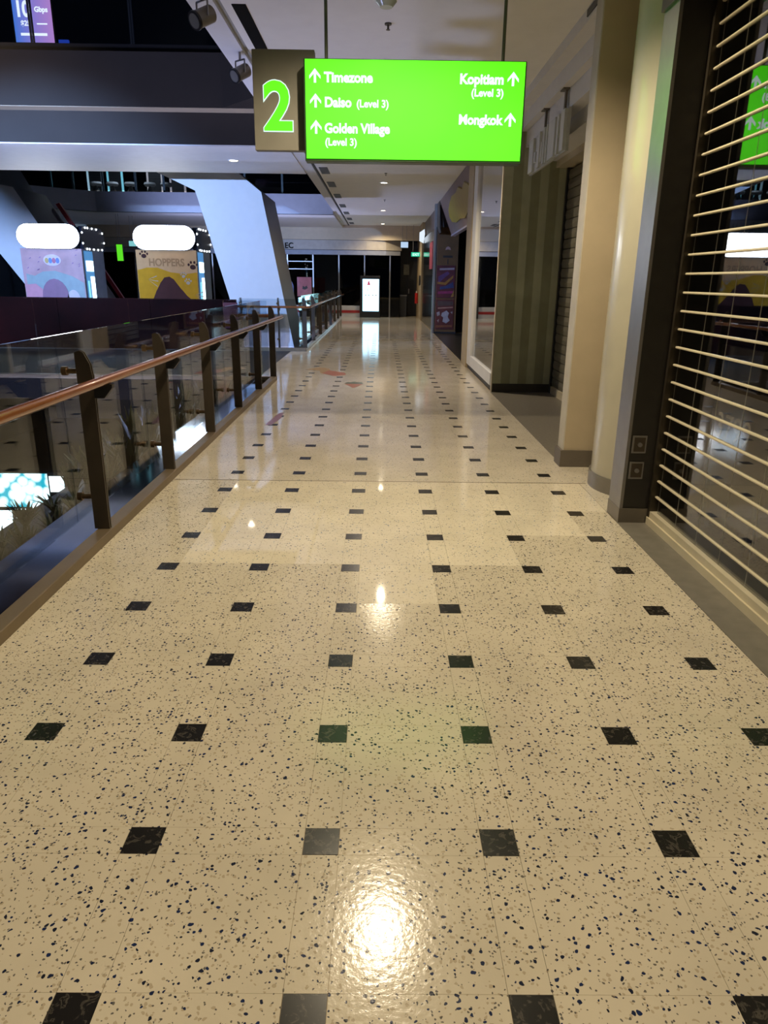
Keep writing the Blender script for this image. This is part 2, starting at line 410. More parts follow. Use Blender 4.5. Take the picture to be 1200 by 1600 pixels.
# door in the recess
d = S(box(1.15, 1.58, 32.56, 32.6, 0, 2.3).build('door_1', mat('black_door', (.014, .014, .016), .4)))
box(1.2, 1.24, 32.52, 32.56, .95, 1.15).build('door_handle', M_steel, d)

def hanging_sign(name, label, x0, x1, y, z0, z1, m, ceil, cat='sign', dep=.06):
    t = thing(name, label, cat, ((x0 + x1) / 2, y, z0))
    box(x0, x1, y, y + dep, z0, z1).build('housing', M_black, t)
    box(x0 + .015, x1 - .015, y - .006, y, z0 + .015, z1 - .015).build('lit_face', m, t)
    for x in (x0 + .08, x1 - .08):
        B().cyl((x, y + dep / 2, z1), (0, 0, ceil - z1), .008, 8).build('hanger_rod', M_steel, t)
    return t
ex = hanging_sign('exit_sign', 'small green exit sign hanging at the far end of the corridor', 1.2, 1.64, 30.4, 2.40, 2.59, glow('exit_green', (.02, .75, .42), .9), 3.6)
text('EXIT', 'lettering', M_text, ex, (1.26, 30.385, 2.445), .13, extrude=.002, offset=.002)
hanging_sign('light_box', 'pale blue lit box hanging left of the green exit sign', .78, 1.11, 31.0 - .1, 2.75, 3.0, glow('pale_blue_box', (.55, .75, 1.0), .85), 3.6)
hanging_sign('direction_box', 'green lit sign hanging beside the left booth, over the far landing', -8.95, -8.72, 25.6, 2.0, 2.55, glow('green_small', (.15, 1.0, .03), .75), 3.5)
hanging_sign('direction_box', 'small cyan lit sign hanging right of the green one over the far landing', -8.78, -8.50, 26.4, 2.50, 2.70, glow('cyan_small', (.3, .8, .85), .7), 3.5)

# kiosk
k = thing('directory_kiosk', 'tall black kiosk with a bright white screen at the corridor end', 'kiosk', (-.42, 30.9, 0))
box(-.86, -.03, 30.82, 30.95, 0, 1.66).build('housing', M_black, k, bevel=.015)
scr = box(-.75, -.08, 30.81, 30.82, .26, 1.53).build('screen', glow('kiosk_screen', (.42, .78, 1.0), 3.6), k)
B().prism([(-.58, 1.29), (-.42, 1.29), (-.45, 1.35), (-.48, 1.46), (-.52, 1.46), (-.55, 1.35)], 'y', 30.805, 30.81).build('icon', mat('icon_red', (.4, .05, .08), .5, emis=(.7, .1, .2), es=.6), scr)
mi = mat('icon_grey', (.15, .2, .22), .5, emis=(.3, .45, .5), es=.6)
for x in (-.63, -.5, -.33, -.2):
    box(x - .025, x + .025, 30.805, 30.81, .87, .92).build('icon', mi, scr)
for x in (-.55, -.27): box(x - .01, x + .01, 30.805, 30.81, 1.05, 1.17).build('icon', mi, scr)

# things on the far landing, left of the corridor
ps = thing('poster_stand', 'pink poster on a stand behind the far glass balustrade', 'poster', (-2.87, 28.0, 0))
box(-3.14, -2.60, 28.0, 28.03, .88, 1.57).build('poster', mat('dusty_pink_print', (.42, .14, .18), .5, vary=.2, vscale=4), ps)
B().prism([(-2.95, 1.15), (-2.85, 1.12), (-2.74, 1.18), (-2.78, 1.27), (-2.86, 1.22), (-2.93, 1.26)], 'y', 27.99, 28.0).build('dark_motif', M_black, ps)
B().cyl((-2.87, 28.05, .02), (0, 0, 1.4), .02, 8).build('pole', M_steel, ps)
B().cyl((-2.87, 28.06, 0), (0, 0, .02), .14, 20).build('base', M_steel, ps)
ct = thing('display_counter', 'counter with a bright cyan lit panel beside the pink poster', 'counter', (-2.62, 27.6, 0))
box(-2.98, -2.0, 27.6, 27.9, 0, .55).build('cabinet', M_black, ct)
B().prism([(-2.96, .56), (-2.29, .56), (-2.29, 1.01), (-2.96, .91)], 'y', 27.6, 27.66).build('lit_panel', glow('cyan_panel', (.45, .95, 1.0), 1.3), ct)
bs = thing('standee', 'blue rounded standee partly behind the white leaning strut', 'standee', (-3.5, 28.2, 0))
B().prism([(-3.76, 0), (-3.3, 0), (-3.3, 1.25), (-3.36, 1.4), (-3.5, 1.45), (-3.65, 1.42), (-3.76, 1.28)], 'y', 28.2, 28.25).build('panel', mat('blue_board', (.06, .10, .32), .4), bs)
box(-3.7, -3.36, 28.25, 28.6, 0, .03).build('foot', M_black, bs)
pp = None
def plant(name, label, x, y, z, h, spread, n, m, group, seed, cat='plant'):
    r = random.Random(seed); t = thing(name, label, cat, (x, y, z), group)
    b = B(); st = B()
    for i in range(n):
        a = r.uniform(0, 2 * math.pi); L = h * r.uniform(.7, 1.15); w_ = L * r.uniform(.045, .085); sp = spread * r.uniform(.4, 1.1)
        d = Vector((math.cos(a), math.sin(a), 0)); s = d.cross(Vector((0, 0, 1)))
        o = Vector((x, y, z)) + d * .015
        pts = []
        for q in (0, .3, .6, .85, 1.):
            c = o + d * sp * q ** 1.3 + Vector((0, 0, L * (q - .42 * q * q * (sp / max(.01, L)))))
            ww = w_ * (math.sin(math.pi * min(.98, .12 + .88 * q)) + .02)
            pts += [c - s * ww, c + Vector((0, 0, -.25 * ww)), c + s * ww]
        fs = []
        for q in range(4):
            fs += [(q * 3, q * 3 + 1, q * 3 + 4, q * 3 + 3), (q * 3 + 1, q * 3 + 2, q * 3 + 5, q * 3 + 4)]
        b.add(pts, fs)
    b.build('foliage', m, t, smooth=True)
    st.cyl((x, y, z - .02), (0, 0, h * .35), .012, 6).build('stem', M_leaf, t)
    return t
for i, x in enumerate((-2.87, -2.66, -2.45, -2.24)):
    plant('potted_plant', ['dark spiky plant leftmost before the cyan lit panel', 'second dark spiky plant from the left before the cyan panel', 'third dark spiky plant from the left before the cyan panel', 'dark spiky plant rightmost before the cyan lit panel'][i], x, 27.5, .45, .28 + .05 * (i % 2), .1, 12, M_leaf, 'plants before the cyan panel', 40 + i)
S(box(-3.0, -2.1, 27.4, 27.58, 0, .45).build('trim_18', M_black))

# poster on the dark recess
T(box(.98, 1.22, 32.5, 32.52, 1.72, 2.15).build('notice', mat('grey_notice', (.25, .26, .22), .5, vary=.25, vscale=9)), 'grey notice on the dark recess wall, left of the exit sign', 'notice')
tb = thing('counter_unit', 'dark waist high unit in the recess at the corridor end', 'counter', (.75, 32.0, 0))
box(.42, 1.10, 31.8, 32.3, 0, .86).build('body', mat('dark_unit', (.035, .037, .04), .45), tb)
box(.40, 1.12, 31.78, 32.32, .86, .9).build('top', M_steel, tb)
fe = thing('fire_extinguisher', 'red fire extinguisher by the far cream pillar', 'extinguisher', (1.50, 31.2, .5))
B().cyl((1.50, 31.2, .58), (0, 0, .42), .07, 14).build('cylinder', mat('extinguisher_red', (.5, .02, .015), .3), fe, smooth=True)
B().cyl((1.50, 31.2, 1.0), (0, 0, .08), .03, 10).build('valve', mat('pale_cap', (.6, .55, .5), .4), fe)
box(1.49, 1.56, 31.2, 31.30, .7, .74).build('bracket', M_steel, fe)

# ------------------------------------------------------------------ RIGHT SIDE, far to near
S(box(1.56, 2.6, 29.0, 32.6, 0, 3.6).build('wall_right_far', mat('far_cream_wall', (.40, .30, .17), .5)))
ro = thing('round_sign', 'round black sign on the far cream pillar above the fire extinguisher', 'sign', (1.56, 29.6, 1.5))
B().cyl((1.555, 29.5, 1.5), (-.05, 0, 0), .19, 24).build('disc', M_black, ro, smooth=True)
ls = thing('projecting_sign', 'white lit sign projecting from the far cream pillar', 'sign', (1.5, 28.3, 2.9))
B().prism([(1.42, 2.9), (1.58, 2.82), (1.62, 3.15), (1.60, 3.32), (1.5, 3.25), (1.42, 3.2)], 'y', 28.3, 28.36).build('lit_face', glow('white_small', (.8, .9, 1.0), 1.0), ls)
box(1.58, 1.72, 28.31, 28.35, 3.0, 3.1).build('arm', M_black, ls)
dp = S(box(1.60, 2.6, 22.4, 28.9, 0, 3.0).build('wall_right_dark', mat('dark_blue_glass_cladding', (.02, .024, .032), .12, spec=.8)))
S(B().prism([(1.7, 3.0), (2.6, 3.0), (2.6, 3.6), (1.66, 3.6)], 'y', 22.4, 29.0).build('trim_19', mat('dusk_pink_bulkhead', (.16, .12, .11), .5)))
rb = thing('banner', 'dark red banner on the blue glass cladding before the far pillar', 'banner', (1.6, 23.3, 1.9))
box(1.565, 1.585, 23.1, 24.4, 1.85, 2.65).build('cloth', mat('dark_red_cloth', (.22, .015, .03), .6), rb)
B().cyl((1.575, 23.05, 2.67), (0, 1.4, 0), .015, 8).build('pole', M_steel, rb)
S(box(1.54, 1.60, 22.1, 22.35, 0, 3.6).build('trim_20', M_steel))
# shop with slanted pink sign
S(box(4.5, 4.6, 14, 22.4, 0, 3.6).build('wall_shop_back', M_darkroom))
S(B().prism([(1.66, 2.78), (1.60, 3.6), (1.60, 3.42), (1.62, 2.9)], 'y', 21.2, 22.1).build('trim_21', M_black))
bd = thing('poster_board', 'tall brown board with two red posters at the dark shop entrance', 'board', (1.9, 22.0, 0))
box(1.62, 2.24, 21.95, 22.08, 0.05, 2.97).build('board', mat('brown_board', (.10, .045, .010), .5, vary=.15), bd)
box(1.60, 2.26, 21.93, 22.09, 0, .05).build('plinth', M_black, bd)
mb = mat('dark_mark', (.02, .012, .01), .5)
B().prism([(1.86, 2.35), (1.94, 2.37), (2.02, 2.35), (2.0, 2.42), (1.94, 2.45), (1.88, 2.42)], 'y', 21.94, 21.95).build('emblem', mat('pale_pink_mark', (.35, .2, .18), .5), bd)
box(1.80, 2.08, 21.94, 21.95, 2.14, 2.20).build('emblem', mb, bd)
box(1.93, 1.96, 21.94, 21.95, 1.96, 2.10).build('emblem', mb, bd)
def poster(z0, z1, cols, seed, shapes):
    p = box(1.63, 2.17, 21.92, 21.95, z0, z1).build('poster', mat('poster_%d' % seed, cols, .5, vary=.35, vscale=7), bd)
    for i, (poly, c) in enumerate(shapes):
        B().prism([(1.63 + u * .54, z0 + v * (z1 - z0)) for u, v in poly], 'y', 21.914 - .001 * i, 21.92).build('print_patch', mat('print_%d_%d' % (seed, i), tuple(q * .55 for q in c), .5, vary=.2, vscale=9), p)
poster(1.02, 1.93, (.07, .006, .012), 1, [([(.15, .85), (.95, .87), (.95, .93), (.15, .91)], (.4, .3, .35)), ([(.1, .45), (.4, .6), (.7, .75), (.6, .82), (.1, .66)], (.12, .04, .16)),
    ([(.05, .5), (.45, .48), (.9, .7), (.9, .62), (.5, .4), (.05, .43)], (.40, .17, .02)), ([(.2, .26), (.95, .32), (.9, .5), (.55, .38), (.2, .34)], (.03, .04, .16)), ([(.1, .12), (.92, .14), (.92, .22), (.1, .2)], (.33, .02, .12)), ([(.8, .02), (.97, .05), (.97, .25)], (.4, .2, .03))])
poster(.12, .98, (.065, .008, .006), 2, [([(.1, .78), (.95, .80), (.95, .93), (.1, .95)], (.10, .05, .045)), ([(.12, .68), (.95, .72), (.95, .76), (.12, .73)], (.42, .2, .15)),
    ([(.35, .55), (.6, .63), (.75, .55), (.68, .42), (.8, .30), (.6, .2), (.4, .26), (.44, .4), (.32, .45)], (.42, .38, .42)), ([(.06, .56), (.22, .6), (.25, .48), (.1, .44)], (.4, .33, .35)), ([(.82, .58), (.94, .6), (.92, .52)], (.4, .33, .35)), ([(.1, .3), (.2, .34), (.18, .22)], (.4, .3, .3)), ([(.05, .06), (.95, .08), (.95, .15), (.05, .13)], (.25, .07, .02))])
ss = thing('shop_sign', 'slanted pinkish shop sign with a yellow plaque over the dark shop', 'sign', (1.7, 18, 2.7))
B().prism([(1.60, 3.58), (1.95, 2.72), (2.05, 2.72), (2.05, 3.58)], 'y', 13.95, 21.2).build('fascia_panel', mat('pink_grey_sign', (.20, .13, .11), .45, vary=.12, vscale=1.2), ss)
box(1.94, 2.05, 13.95, 21.2, 2.68, 2.72).build('edge_strip', mat('pale_violet_edge', (.34, .31, .38), .4), ss)
def slant(y, q): return (1.60 + .35 * q - .028, y, 3.58 - .86 * q - .012)   # q: 0 top, 1 bottom of the slanted panel
yl = [(15.2, .30), (15.6, .20), (16.2, .28), (16.7, .17), (17.3, .22), (18.2, .20), (19.0, .28), (19.7, .40), (20.0, .56), (19.8, .72), (19.0, .80), (18.0, .78), (17.2, .84), (16.4, .76), (15.8, .80), (15.2, .72), (14.9, .55)]
n = len(yl); vv = [slant(y, q) for y, q in yl] + [tuple(Vector(slant(y, q)) + Vector((.03, 0, .014))) for y, q in yl]
B().add(vv, [tuple(range(n)), tuple(range(2 * n - 1, n - 1, -1))] + [(i, i + n, (i + 1) % n + n, (i + 1) % n) for i in range(n)]).build('yellow_plaque', mat('yellow_plaque', (.36, .26, .006), .4), ss)
S(box(2.05, 2.15, 14, 22, 2.9, 3.6).build('trim_22', M_darkroom))
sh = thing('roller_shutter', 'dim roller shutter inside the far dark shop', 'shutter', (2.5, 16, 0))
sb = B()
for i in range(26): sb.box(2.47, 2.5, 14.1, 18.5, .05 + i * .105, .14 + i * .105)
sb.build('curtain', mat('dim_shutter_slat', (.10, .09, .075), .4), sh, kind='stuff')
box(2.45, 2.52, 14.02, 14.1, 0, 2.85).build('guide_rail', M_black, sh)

# display window and striped wall
S(box(1.56, 1.75, 13.2, 13.95, 0, 3.6).build('wall_right_strip', mat('beige_strip', (.42, .33, .19), .5)))
S(B().box(1.62, 4.5, 10.25, 10.35, 0, 3.6).box(4.4, 4.5, 10.35, 13.95, 0, 3.6).build('wall_shop_side', mat('window_interior', (.07, .075, .085), .5)))
S(B().box(1.62, 4.5, 10.35, 13.95, .0, .06).box(1.75, 4.5, 13.85, 13.95, 0, 3.6).build('trim_23', mat('window_bed', (.12, .11, .10), .5)))
w2 = S(B().box(1.595, 1.66, 10.22, 10.30, .08, 3.6).box(1.575, 1.68, 12.75, 13.2, .08, 3.6).box(1.58, 1.68, 10.30, 12.75, .08, .25).box(1.58, 1.68, 10.30, 12.75, 3.45, 3.6).build('window_2', M_white))
box(1.615, 1.627, 10.30, 12.75, .25, 3.45).build('pane', M_wglass, w2)
S(box(1.60, 1.70, 10.22, 13.2, 0, .08).build('baseboard_window', M_skirt))
ws = S(box(1.60, 2.6, 10.2, 10.25, .12, 3.6).build('wall_striped', M_olive2))
for x0, x1 in ((1.60, 1.72), (1.85, 1.96), (2.08, 2.19), (2.32, 2.44)):
    box(x0, x1, 10.196, 10.2, .12, 3.5).build('stripe', M_olive1, ws)
S(box(1.60, 2.45, 10.19, 10.25, 0, .12).build('baseboard_striped', M_skirt))
S(box(1.585, 1.60, 10.19, 10.25, 0, 3.6).build('trim_24', M_cream))
# stepped bulkhead over the second shop
S(box(1.64, 4.5, 6.1, 10.19, 3.5, 3.6).build('trim_25', M_white))
S(box(1.775, 4.5, 6.1, 10.19, 3.34, 3.5).build('trim_26', M_white))
S(box(1.86, 4.5, 6.1, 10.19, 3.155, 3.34).build('trim_27', M_white))
S(box(1.995, 4.5, 6.1, 10.19, 3.0, 3.155).build('trim_28', M_white))
S(box(2.27, 4.5, 6.1, 10.19, 2.92, 3.0).build('trim_29', M_cream))
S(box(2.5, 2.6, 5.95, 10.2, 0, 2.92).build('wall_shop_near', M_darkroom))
s2 = thing('roller_shutter', 'grey closed roller shutter beside the olive striped wall', 'shutter', (2.45, 8.2, 0))
box(2.42, 2.48, 6.3, 10.19, 0, .1).build('bottom_rail', M_cream, s2)
sl = None
for i in range(23):
    z = .105 + i * .1215
    if sl is None: sl = B().prism([(2.44, 0), (2.432, .055), (2.44, .112), (2.46, .112), (2.46, 0)], 'y', 6.35, 10.13).build('slat', mat('shutter_grey', (.19, .175, .135), .4, .2), s2, at=(2.45, 8.2, z)); o = sl
    # profile was built around absolute z, so the first slat sits on its own base
    else: o = sl.copy(); COL.objects.link(o); o.location = (0, 0, z)
sl.data.transform(Matrix.Translation((0, 0, .105)))
box(2.41, 2.49, 10.13, 10.19, .0, 2.92).build('guide_rail', M_black, s2)
box(2.41, 2.49, 6.3, 6.35, .0, 2.92).build('guide_rail', M_black, s2)
# hanging shop sign (edge-on letters)
hs = thing('hanging_shop_sign', 'pale shop sign with raised strokes hung from two brackets by the striped wall', 'sign', (1.85, 8.7, 2.75))
box(1.82, 1.85, 7.83, 9.65, 2.75, 3.14).build('backing', mat('pale_sign_board', (.50, .52, .50), .45), hs)
for y0, y1, z0, z1 in ((7.85, 8.0, 2.76, 3.13), (8.1, 8.16, 2.76, 3.13), (8.25, 8.55, 2.76, 3.13), (8.62, 8.66, 2.76, 3.13), (8.75, 8.8, 2.76, 3.13), (8.86, 8.92, 2.8, 3.0), (9.0, 9.1, 2.76, 3.13), (9.2, 9.28, 2.84, 2.95), (9.35, 9.6, 2.76, 3.12)):
    box(1.79, 1.82, y0, y1, z0, z1).build('raised_stroke', mat('pale_sign_letter', (.55, .58, .55), .4), hs)
for y in (8.05, 8.95):
    b = B().box(1.825, 1.845, y - .025, y + .025, 3.14, 3.34).box(1.79, 1.855, y - .07, y + .07, 3.328, 3.34)
    b.build('hanger_bracket', mat('bracket_brown', (.10, .085, .06), .5), hs)
cc = thing('security_camera', 'small black camera behind the pale hanging shop sign', 'camera', (2.3, 7.2, 2.98))
B().cyl((2.13, 7.6, 3.0), (0, 0, -.05), .05, 12).ball((2.13, 7.6, 2.95), .05, 10).build('dome', M_black, cc, smooth=True)
# beige pier
S(box(1.575, 2.6, 5.92, 6.10, .145, 3.6).build('wall_pier', [M_beige]))
S(box(1.566, 1.5749, 5.922, 6.10, .145, 3.6).build('trim_30', mat('pier_side_lit', (.5, .47, .40), .5)))  # paler colour paints in the light caught by the pier's left side
S(box(1.545, 2.6, 5.905, 6.11, 0, .145).build('baseboard_pier', mat('brown_skirting', (.13, .11, .085), .5)))
up_ = thing('unit_plate', 'small black unit plate on the white band beside the pier', 'plate', (1.68, 6.5, 3.52))
box(1.63, 1.64, 6.35, 6.65, 3.53, 3.58).build('plate', M_black, up_)
# round column
S(B().cyl((2.09, 5.32, .115), (0, 0, 3.49), .435, 64).build('trim_31', M_colpaint, smooth=True))
S(B().cyl((2.09, 5.32, 0), (0, 0, .115), .45, 64).build('baseboard_column', M_steel, smooth=True))
S(box(2.56, 2.66, 4.66, 5.95, 0, 3.6).build('wall_right_alcove', M_cream))
# dark pilaster with steel return
pil = S(box(1.60, 1.84, 4.44, 4.66, .1, 2.95).build('wall_pilaster', M_darkwood))
box(1.580, 1.60, 4.435, 4.66, .1, 2.95).build('steel_return', M_steel, pil)
S(box(1.577, 1.764, 4.43, 4.665, 0, .1).build('baseboard_pilaster', mat('skirting_steel', (.20, .18, .15), .4, .5)))
S(B().box(1.56, 5, 4.42, 4.66, 2.95, 3.6).box(1.60, 5, -5, 4.42, 2.95, 3.6).build('wall_bulkhead', M_darkwood))
for i, (z0, z1) in enumerate(((.47, .585), (.30, .415))):
    k = thing('shutter_key_box', ['upper steel shutter switch plate on the dark pilaster', 'lower steel shutter switch plate on the dark pilaster'][i], 'switch', (1.657, 4.44, z0), 'shutter switch plates')
    x0, x1 = 1.612, 1.705
    B().box(x0, x1, 4.432, 4.44, z0, z1).build('plate', M_steel, k, bevel=.003)
    B().box(x0 + .012, x1 - .012, 4.428, 4.432, z0 + .012, z1 - .012).build('cover', M_bronze, k)
    B().cyl(((x0 + x1) / 2, 4.428, (z0 + z1) / 2), (0, -.012, 0), .014, 14).build('key_switch', M_steel, k, smooth=True)

# near roller shutter of clear panels and cream bars
s1 = thing('roller_shutter', 'see-through roller shutter with cream bars on the near right shop', 'shutter', (1.8, 1.5, 0))
box(1.757, 1.82, -4.9, 4.42, .003, .05).build('bottom_rail', M_slat, s1)
box(1.770, 1.82, -4.9, 4.42, .05, .09).build('bottom_rail', mat('bottom_rail_face', (.55, .49, .36), .4), s1)
box(1.765, 1.83, 4.405, 4.438, .003, 2.95).build('guide_rail', mat('guide_bronze', (.06, .05, .035), .35, .6), s1)
P0 = .1055
bar = None
for i in range(27):
    z = .189 + i * P0
    if bar is None: bar = B().prism([(1.794, -.0065), (1.790, -.003), (1.790, .003), (1.794, .0065), (1.807, .0065), (1.807, -.0065)], 'y', -4.9, 4.40).build('slat_bar', M_slat, s1); o = bar; bar.location = (0, 0, z)
    else: o = bar.copy(); COL.objects.link(o); o.location = (0, 0, z)
PW = .29
pan = None
for j in range(8):
    for i in range(-1, 26):
        z = .189 + i * P0 + .007
        hgt = P0 - .014
        y = 4.36 - j * PW + (.03 if i % 2 else 0.) * 0
        if i == -1: z, hgt = .09, .189 - .007 - .09
        if pan is None or i == -1:
            b = B().box(1.802, 1.8045, -PW + .004, -.0, 0, hgt)
            for q in (2, 4): b.m[q] = 1
            o = b.build('clear_panel', [M_poly, M_polyedge], s1, at=(1.8, 1.5, 0))
            # mesh is local to a zero-based panel
            o.data.transform(Matrix.Translation((1.8, 1.5, 0))); o.data.transform(Matrix.Translation((-1.8, 0, 0)))
            if i != -1: pan = o
        else: o = pan.copy(); COL.objects.link(o)
        o.location = (0, y - 1.5, z)
rest = B()
for i in range(-1, 26):
    z = .09 if i < 0 else .189 + i * P0 + .007
    rest.box(1.802, 1.8045, -4.9, 4.36 - 8 * PW, z, (.182 if i < 0 else z + P0 - .014))
rest.build('clear_panels_near', M_poly, s1, kind='stuff')
# shop behind it
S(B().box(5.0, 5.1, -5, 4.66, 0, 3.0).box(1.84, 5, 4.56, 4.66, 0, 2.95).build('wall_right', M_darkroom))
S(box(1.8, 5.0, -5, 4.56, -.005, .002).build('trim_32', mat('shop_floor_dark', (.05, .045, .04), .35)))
pl = thing('price_board', 'dark board with the number 3799 behind the near shutter', 'board', (2.15, 4.1, 0))
box(2.12, 2.16, 3.72, 4.5, .35, 1.15).build('panel', mat('price_board_grey', (.04, .036, .033), .5), pl)
text('3799', 'lettering', mat('cream_print', (.5, .42, .27), .5), pl, (2.118, 4.42, .60), .22, rot=(90, 0, -90), extrude=.001)
box(2.125, 2.155, 3.8, 3.84, .002, .35).build('leg', M_black, pl); box(2.125, 2.155, 4.38, 4.42, .002, .35).build('leg', M_black, pl)
dt = thing('display_table', 'dark display table inside the near shuttered shop', 'table', (3.2, 3.2, 0))
box(2.7, 3.7, 2.2, 4.2, .72, .76).build('tabletop', mat('dim_wood', (.07, .045, .03), .5), dt)
for x in (2.75, 3.65):
    for y in (2.25, 4.15): box(x - .03, x + .03, y - .03, y + .03, .002, .72).build('leg', M_black, dt)
tl = thing('table_lamp', 'small lamp with a tan shade on the table inside the near shop', 'lamp', (3.0, 3.9, .76))
B().tube([(3.0, 3.9, .76), (3.0, 3.9, .78), (3.0, 3.9, 1.0)], [.07, .02, .015], 14).build('base', M_steel, tl, smooth=True)
B().tube([(3.0, 3.9, 1.0), (3.0, 3.9, 1.2)], [.12, .08], 20, caps=False).build('shade', mat('tan_shade', (.45, .28, .15), .6), tl, smooth=True)

# ------------------------------------------------------------------ HANGING DIRECTION SIGN
sg = thing('direction_sign', 'large green lit direction sign hanging over the corridor', 'sign', (.23, 5.8, 2.345))
box(-.568, 1.027, 5.80, 5.93, 2.335, 2.998).build('housing', mat('sign_housing_green', (.03, .06, .025), .4, .3), sg, bevel=.006)
box(-.556, 1.016, 5.792, 5.80, 2.352, 2.990).build('lit_face', M_sign, sg)
box(-.956, -.50, 5.94, 6.02, 2.424, 3.087).build('number_panel', M_taupe, sg, bevel=.004)
box(-.56, -.50, 5.93, 5.94, 2.45, 2.95).build('bracket', M_black, sg)
text('2', 'numeral_edge', M_num_edge, sg, (-.885, 5.938, 2.567), .445, extrude=.002, offset=.019, width=.98)
text('2', 'numeral', M_sign, sg, (-.885, 5.935, 2.567), .445, extrude=.003, offset=.012, width=.98)
for x in (-.408, .862):
    B().cyl((x, 5.865, 2.99), (0, 0, .61), .012, 12).build('suspension_rod', mat('rod_grey', (.10, .11, .08), .4, .6), sg)
FS = 1.
for body, x, z, s, al, of, wd in (('Timezone', -.42, 2.848, .088, 'LEFT', .0035, .98), ('Daiso', -.42, 2.690, .088, 'LEFT', .0035, .95), ('(Level 3)', -.19, 2.690, .068, 'LEFT', .002, .98),
                              ('Golden Village', -.422, 2.522, .088, 'LEFT', .0035, .92), ('(Level 3)', -.42, 2.439, .068, 'LEFT', .002, .98),
                              ('Kopitiam', .866, 2.849, .088, 'RIGHT', .0035, .98), ('(Level 3)', .870, 2.770, .068, 'RIGHT', .002, .98), ('Mongkok', .867, 2.590, .088, 'RIGHT', .0035, .95)):
    text(body, 'lettering', M_text, sg, (x, 5.789, z), s, al, extrude=.002, offset=of, width=wd)
def arrow(x, z):
    b = B().box(x - .0085, x + .0085, 5.787, 5.792, z - .042, z + .03)
    for s in (-1, 1):
        b.prism([(x, z + .048), (x + s * .040, z + .002), (x + s * .040, z - .018), (x, z + .024)], 'y', 5.787, 5.792)
    b.build('arrow', M_text, sg)
for x, z in ((-.486, 2.884), (-.484, 2.726), (-.483, 2.556), (.932, 2.880), (.927, 2.620)): arrow(x, z)

# ------------------------------------------------------------------ CEILING FITTINGS
proto = None
def downlight(x, y, label, watts, col=WARM, z=3.6, face=M_lampface, size=150, r=.075):
    t = thing('downlight', label, 'light', (x, y, z), 'ceiling downlights')
    b = B(); n = 28
    for (ra, rb_, za, zb) in ((r + .022, r + .02, 0, -.008), (r + .02, r, -.008, -.010), (r, r - .008, -.010, .02)):
        vs = []
        for k in range(n):
            a = 2 * math.pi * k / n
            vs += [(x + ra * math.cos(a), y + ra * math.sin(a), z + za), (x + rb_ * math.cos(a), y + rb_ * math.sin(a), z + zb)]
        b.add(vs, [(2 * k, 2 * k + 1, (2 * k + 3) % (2 * n), (2 * k + 2) % (2 * n)) for k in range(n)])
    b.build('trim_ring', M_white, t, smooth=True)
    B().cyl((x, y, z - .003), (0, 0, -.004), r - .006, 28).build('diffuser', face, t)
    if watts: spot(t, (x, y, z - .03), (x, y, 0), watts, col, size, radius=r * .45, blend=.5)
    return t
for y, wt, lb in ((4.47, NEAR_W, 'ceiling downlight over the nearest floor tiles, before the green sign'), (-2.0, NEAR_W, 'ceiling downlight over the corridor behind the viewer'),
                  (11.0, FAR_W * .9, 'ceiling downlight over the corridor behind the green sign'), (17.6, FAR_W * .7, 'nearest ceiling downlight seen below the green sign'),
                  (24.4, FAR_W * .7, 'middle ceiling downlight of those seen below the green sign'), (30.0, FAR_W * .5, 'farthest ceiling downlight, before the end wall')):
    downlight(.05, y, lb, wt)
downlight(-2.75, 14.55, 'downlight in the pale soffit left of the number two panel', 25, z=3.58, r=.08)
hd = thing('ceiling_spotlight', 'glass ceiling fitting above the green sign at the picture top', 'light', (.02, 6.55, 3.6))
B().tube([(.02, 6.55, 3.6), (.02, 6.55, 3.585), (.02, 6.55, 3.545)], [.07, .085, .05], 20).build('glass_bowl', mat('pale_glass', (.45, .5, .38), .2), hd, smooth=True)
sp = thing('sprinkler', 'small ceiling sprinkler just above the green sign', 'sprinkler', (.04, 7.1, 3.6))
B().cyl((.04, 7.1, 3.6), (0, 0, -.012), .03, 14).cyl((.04, 7.1, 3.588), (0, 0, -.035), .009, 8).cyl((.04, 7.1, 3.553), (0, 0, -.004), .018, 12).build('head', mat('dull_brass', (.10, .09, .07), .4, .7), sp)
for y, lb in ((16.1, 'sprinkler nearest below the green sign'), (21.2, 'sprinkler between the first two far downlights')):
    q = copy_tree(sp); q.location = (.08, y, 3.6); q['label'] = 'small ceiling ' + lb; q['group'] = 'ceiling sprinklers'
sp['group'] = 'ceiling sprinklers'
T(box(-1.225, -1.11, 6.7, 7.87, 3.594, 3.6).build('slot_vent', M_matt), 'long black slot vent in the ceiling above the number two panel', 'vent', 'ceiling slot vents')
T(box(-1.225, -1.11, 3.2, 4.4, 3.594, 3.6).build('slot_vent', M_matt), 'long black slot vent in the ceiling nearer than the green sign', 'vent', 'ceiling slot vents')
names = ['first', 'second', 'third', 'fourth', 'fifth', 'sixth', 'seventh']
for i, y in enumerate((15.4, 17.6, 20.0, 22.6, 25.0, 27.4, 29.4)):
    T(box(-1.25, -1.08, y, y + .9, 3.592, 3.6).build('slot_vent', mat('slot_grey', (.07, .075, .085), .5)), '%s dark slot vent of the far row along the ceiling edge, counted from the sign' % names[i], 'vent', 'ceiling slot vents')
S(box(-1.345, -1.315, 13.5, 32, 3.585, 3.62).build('trim_33', M_black))
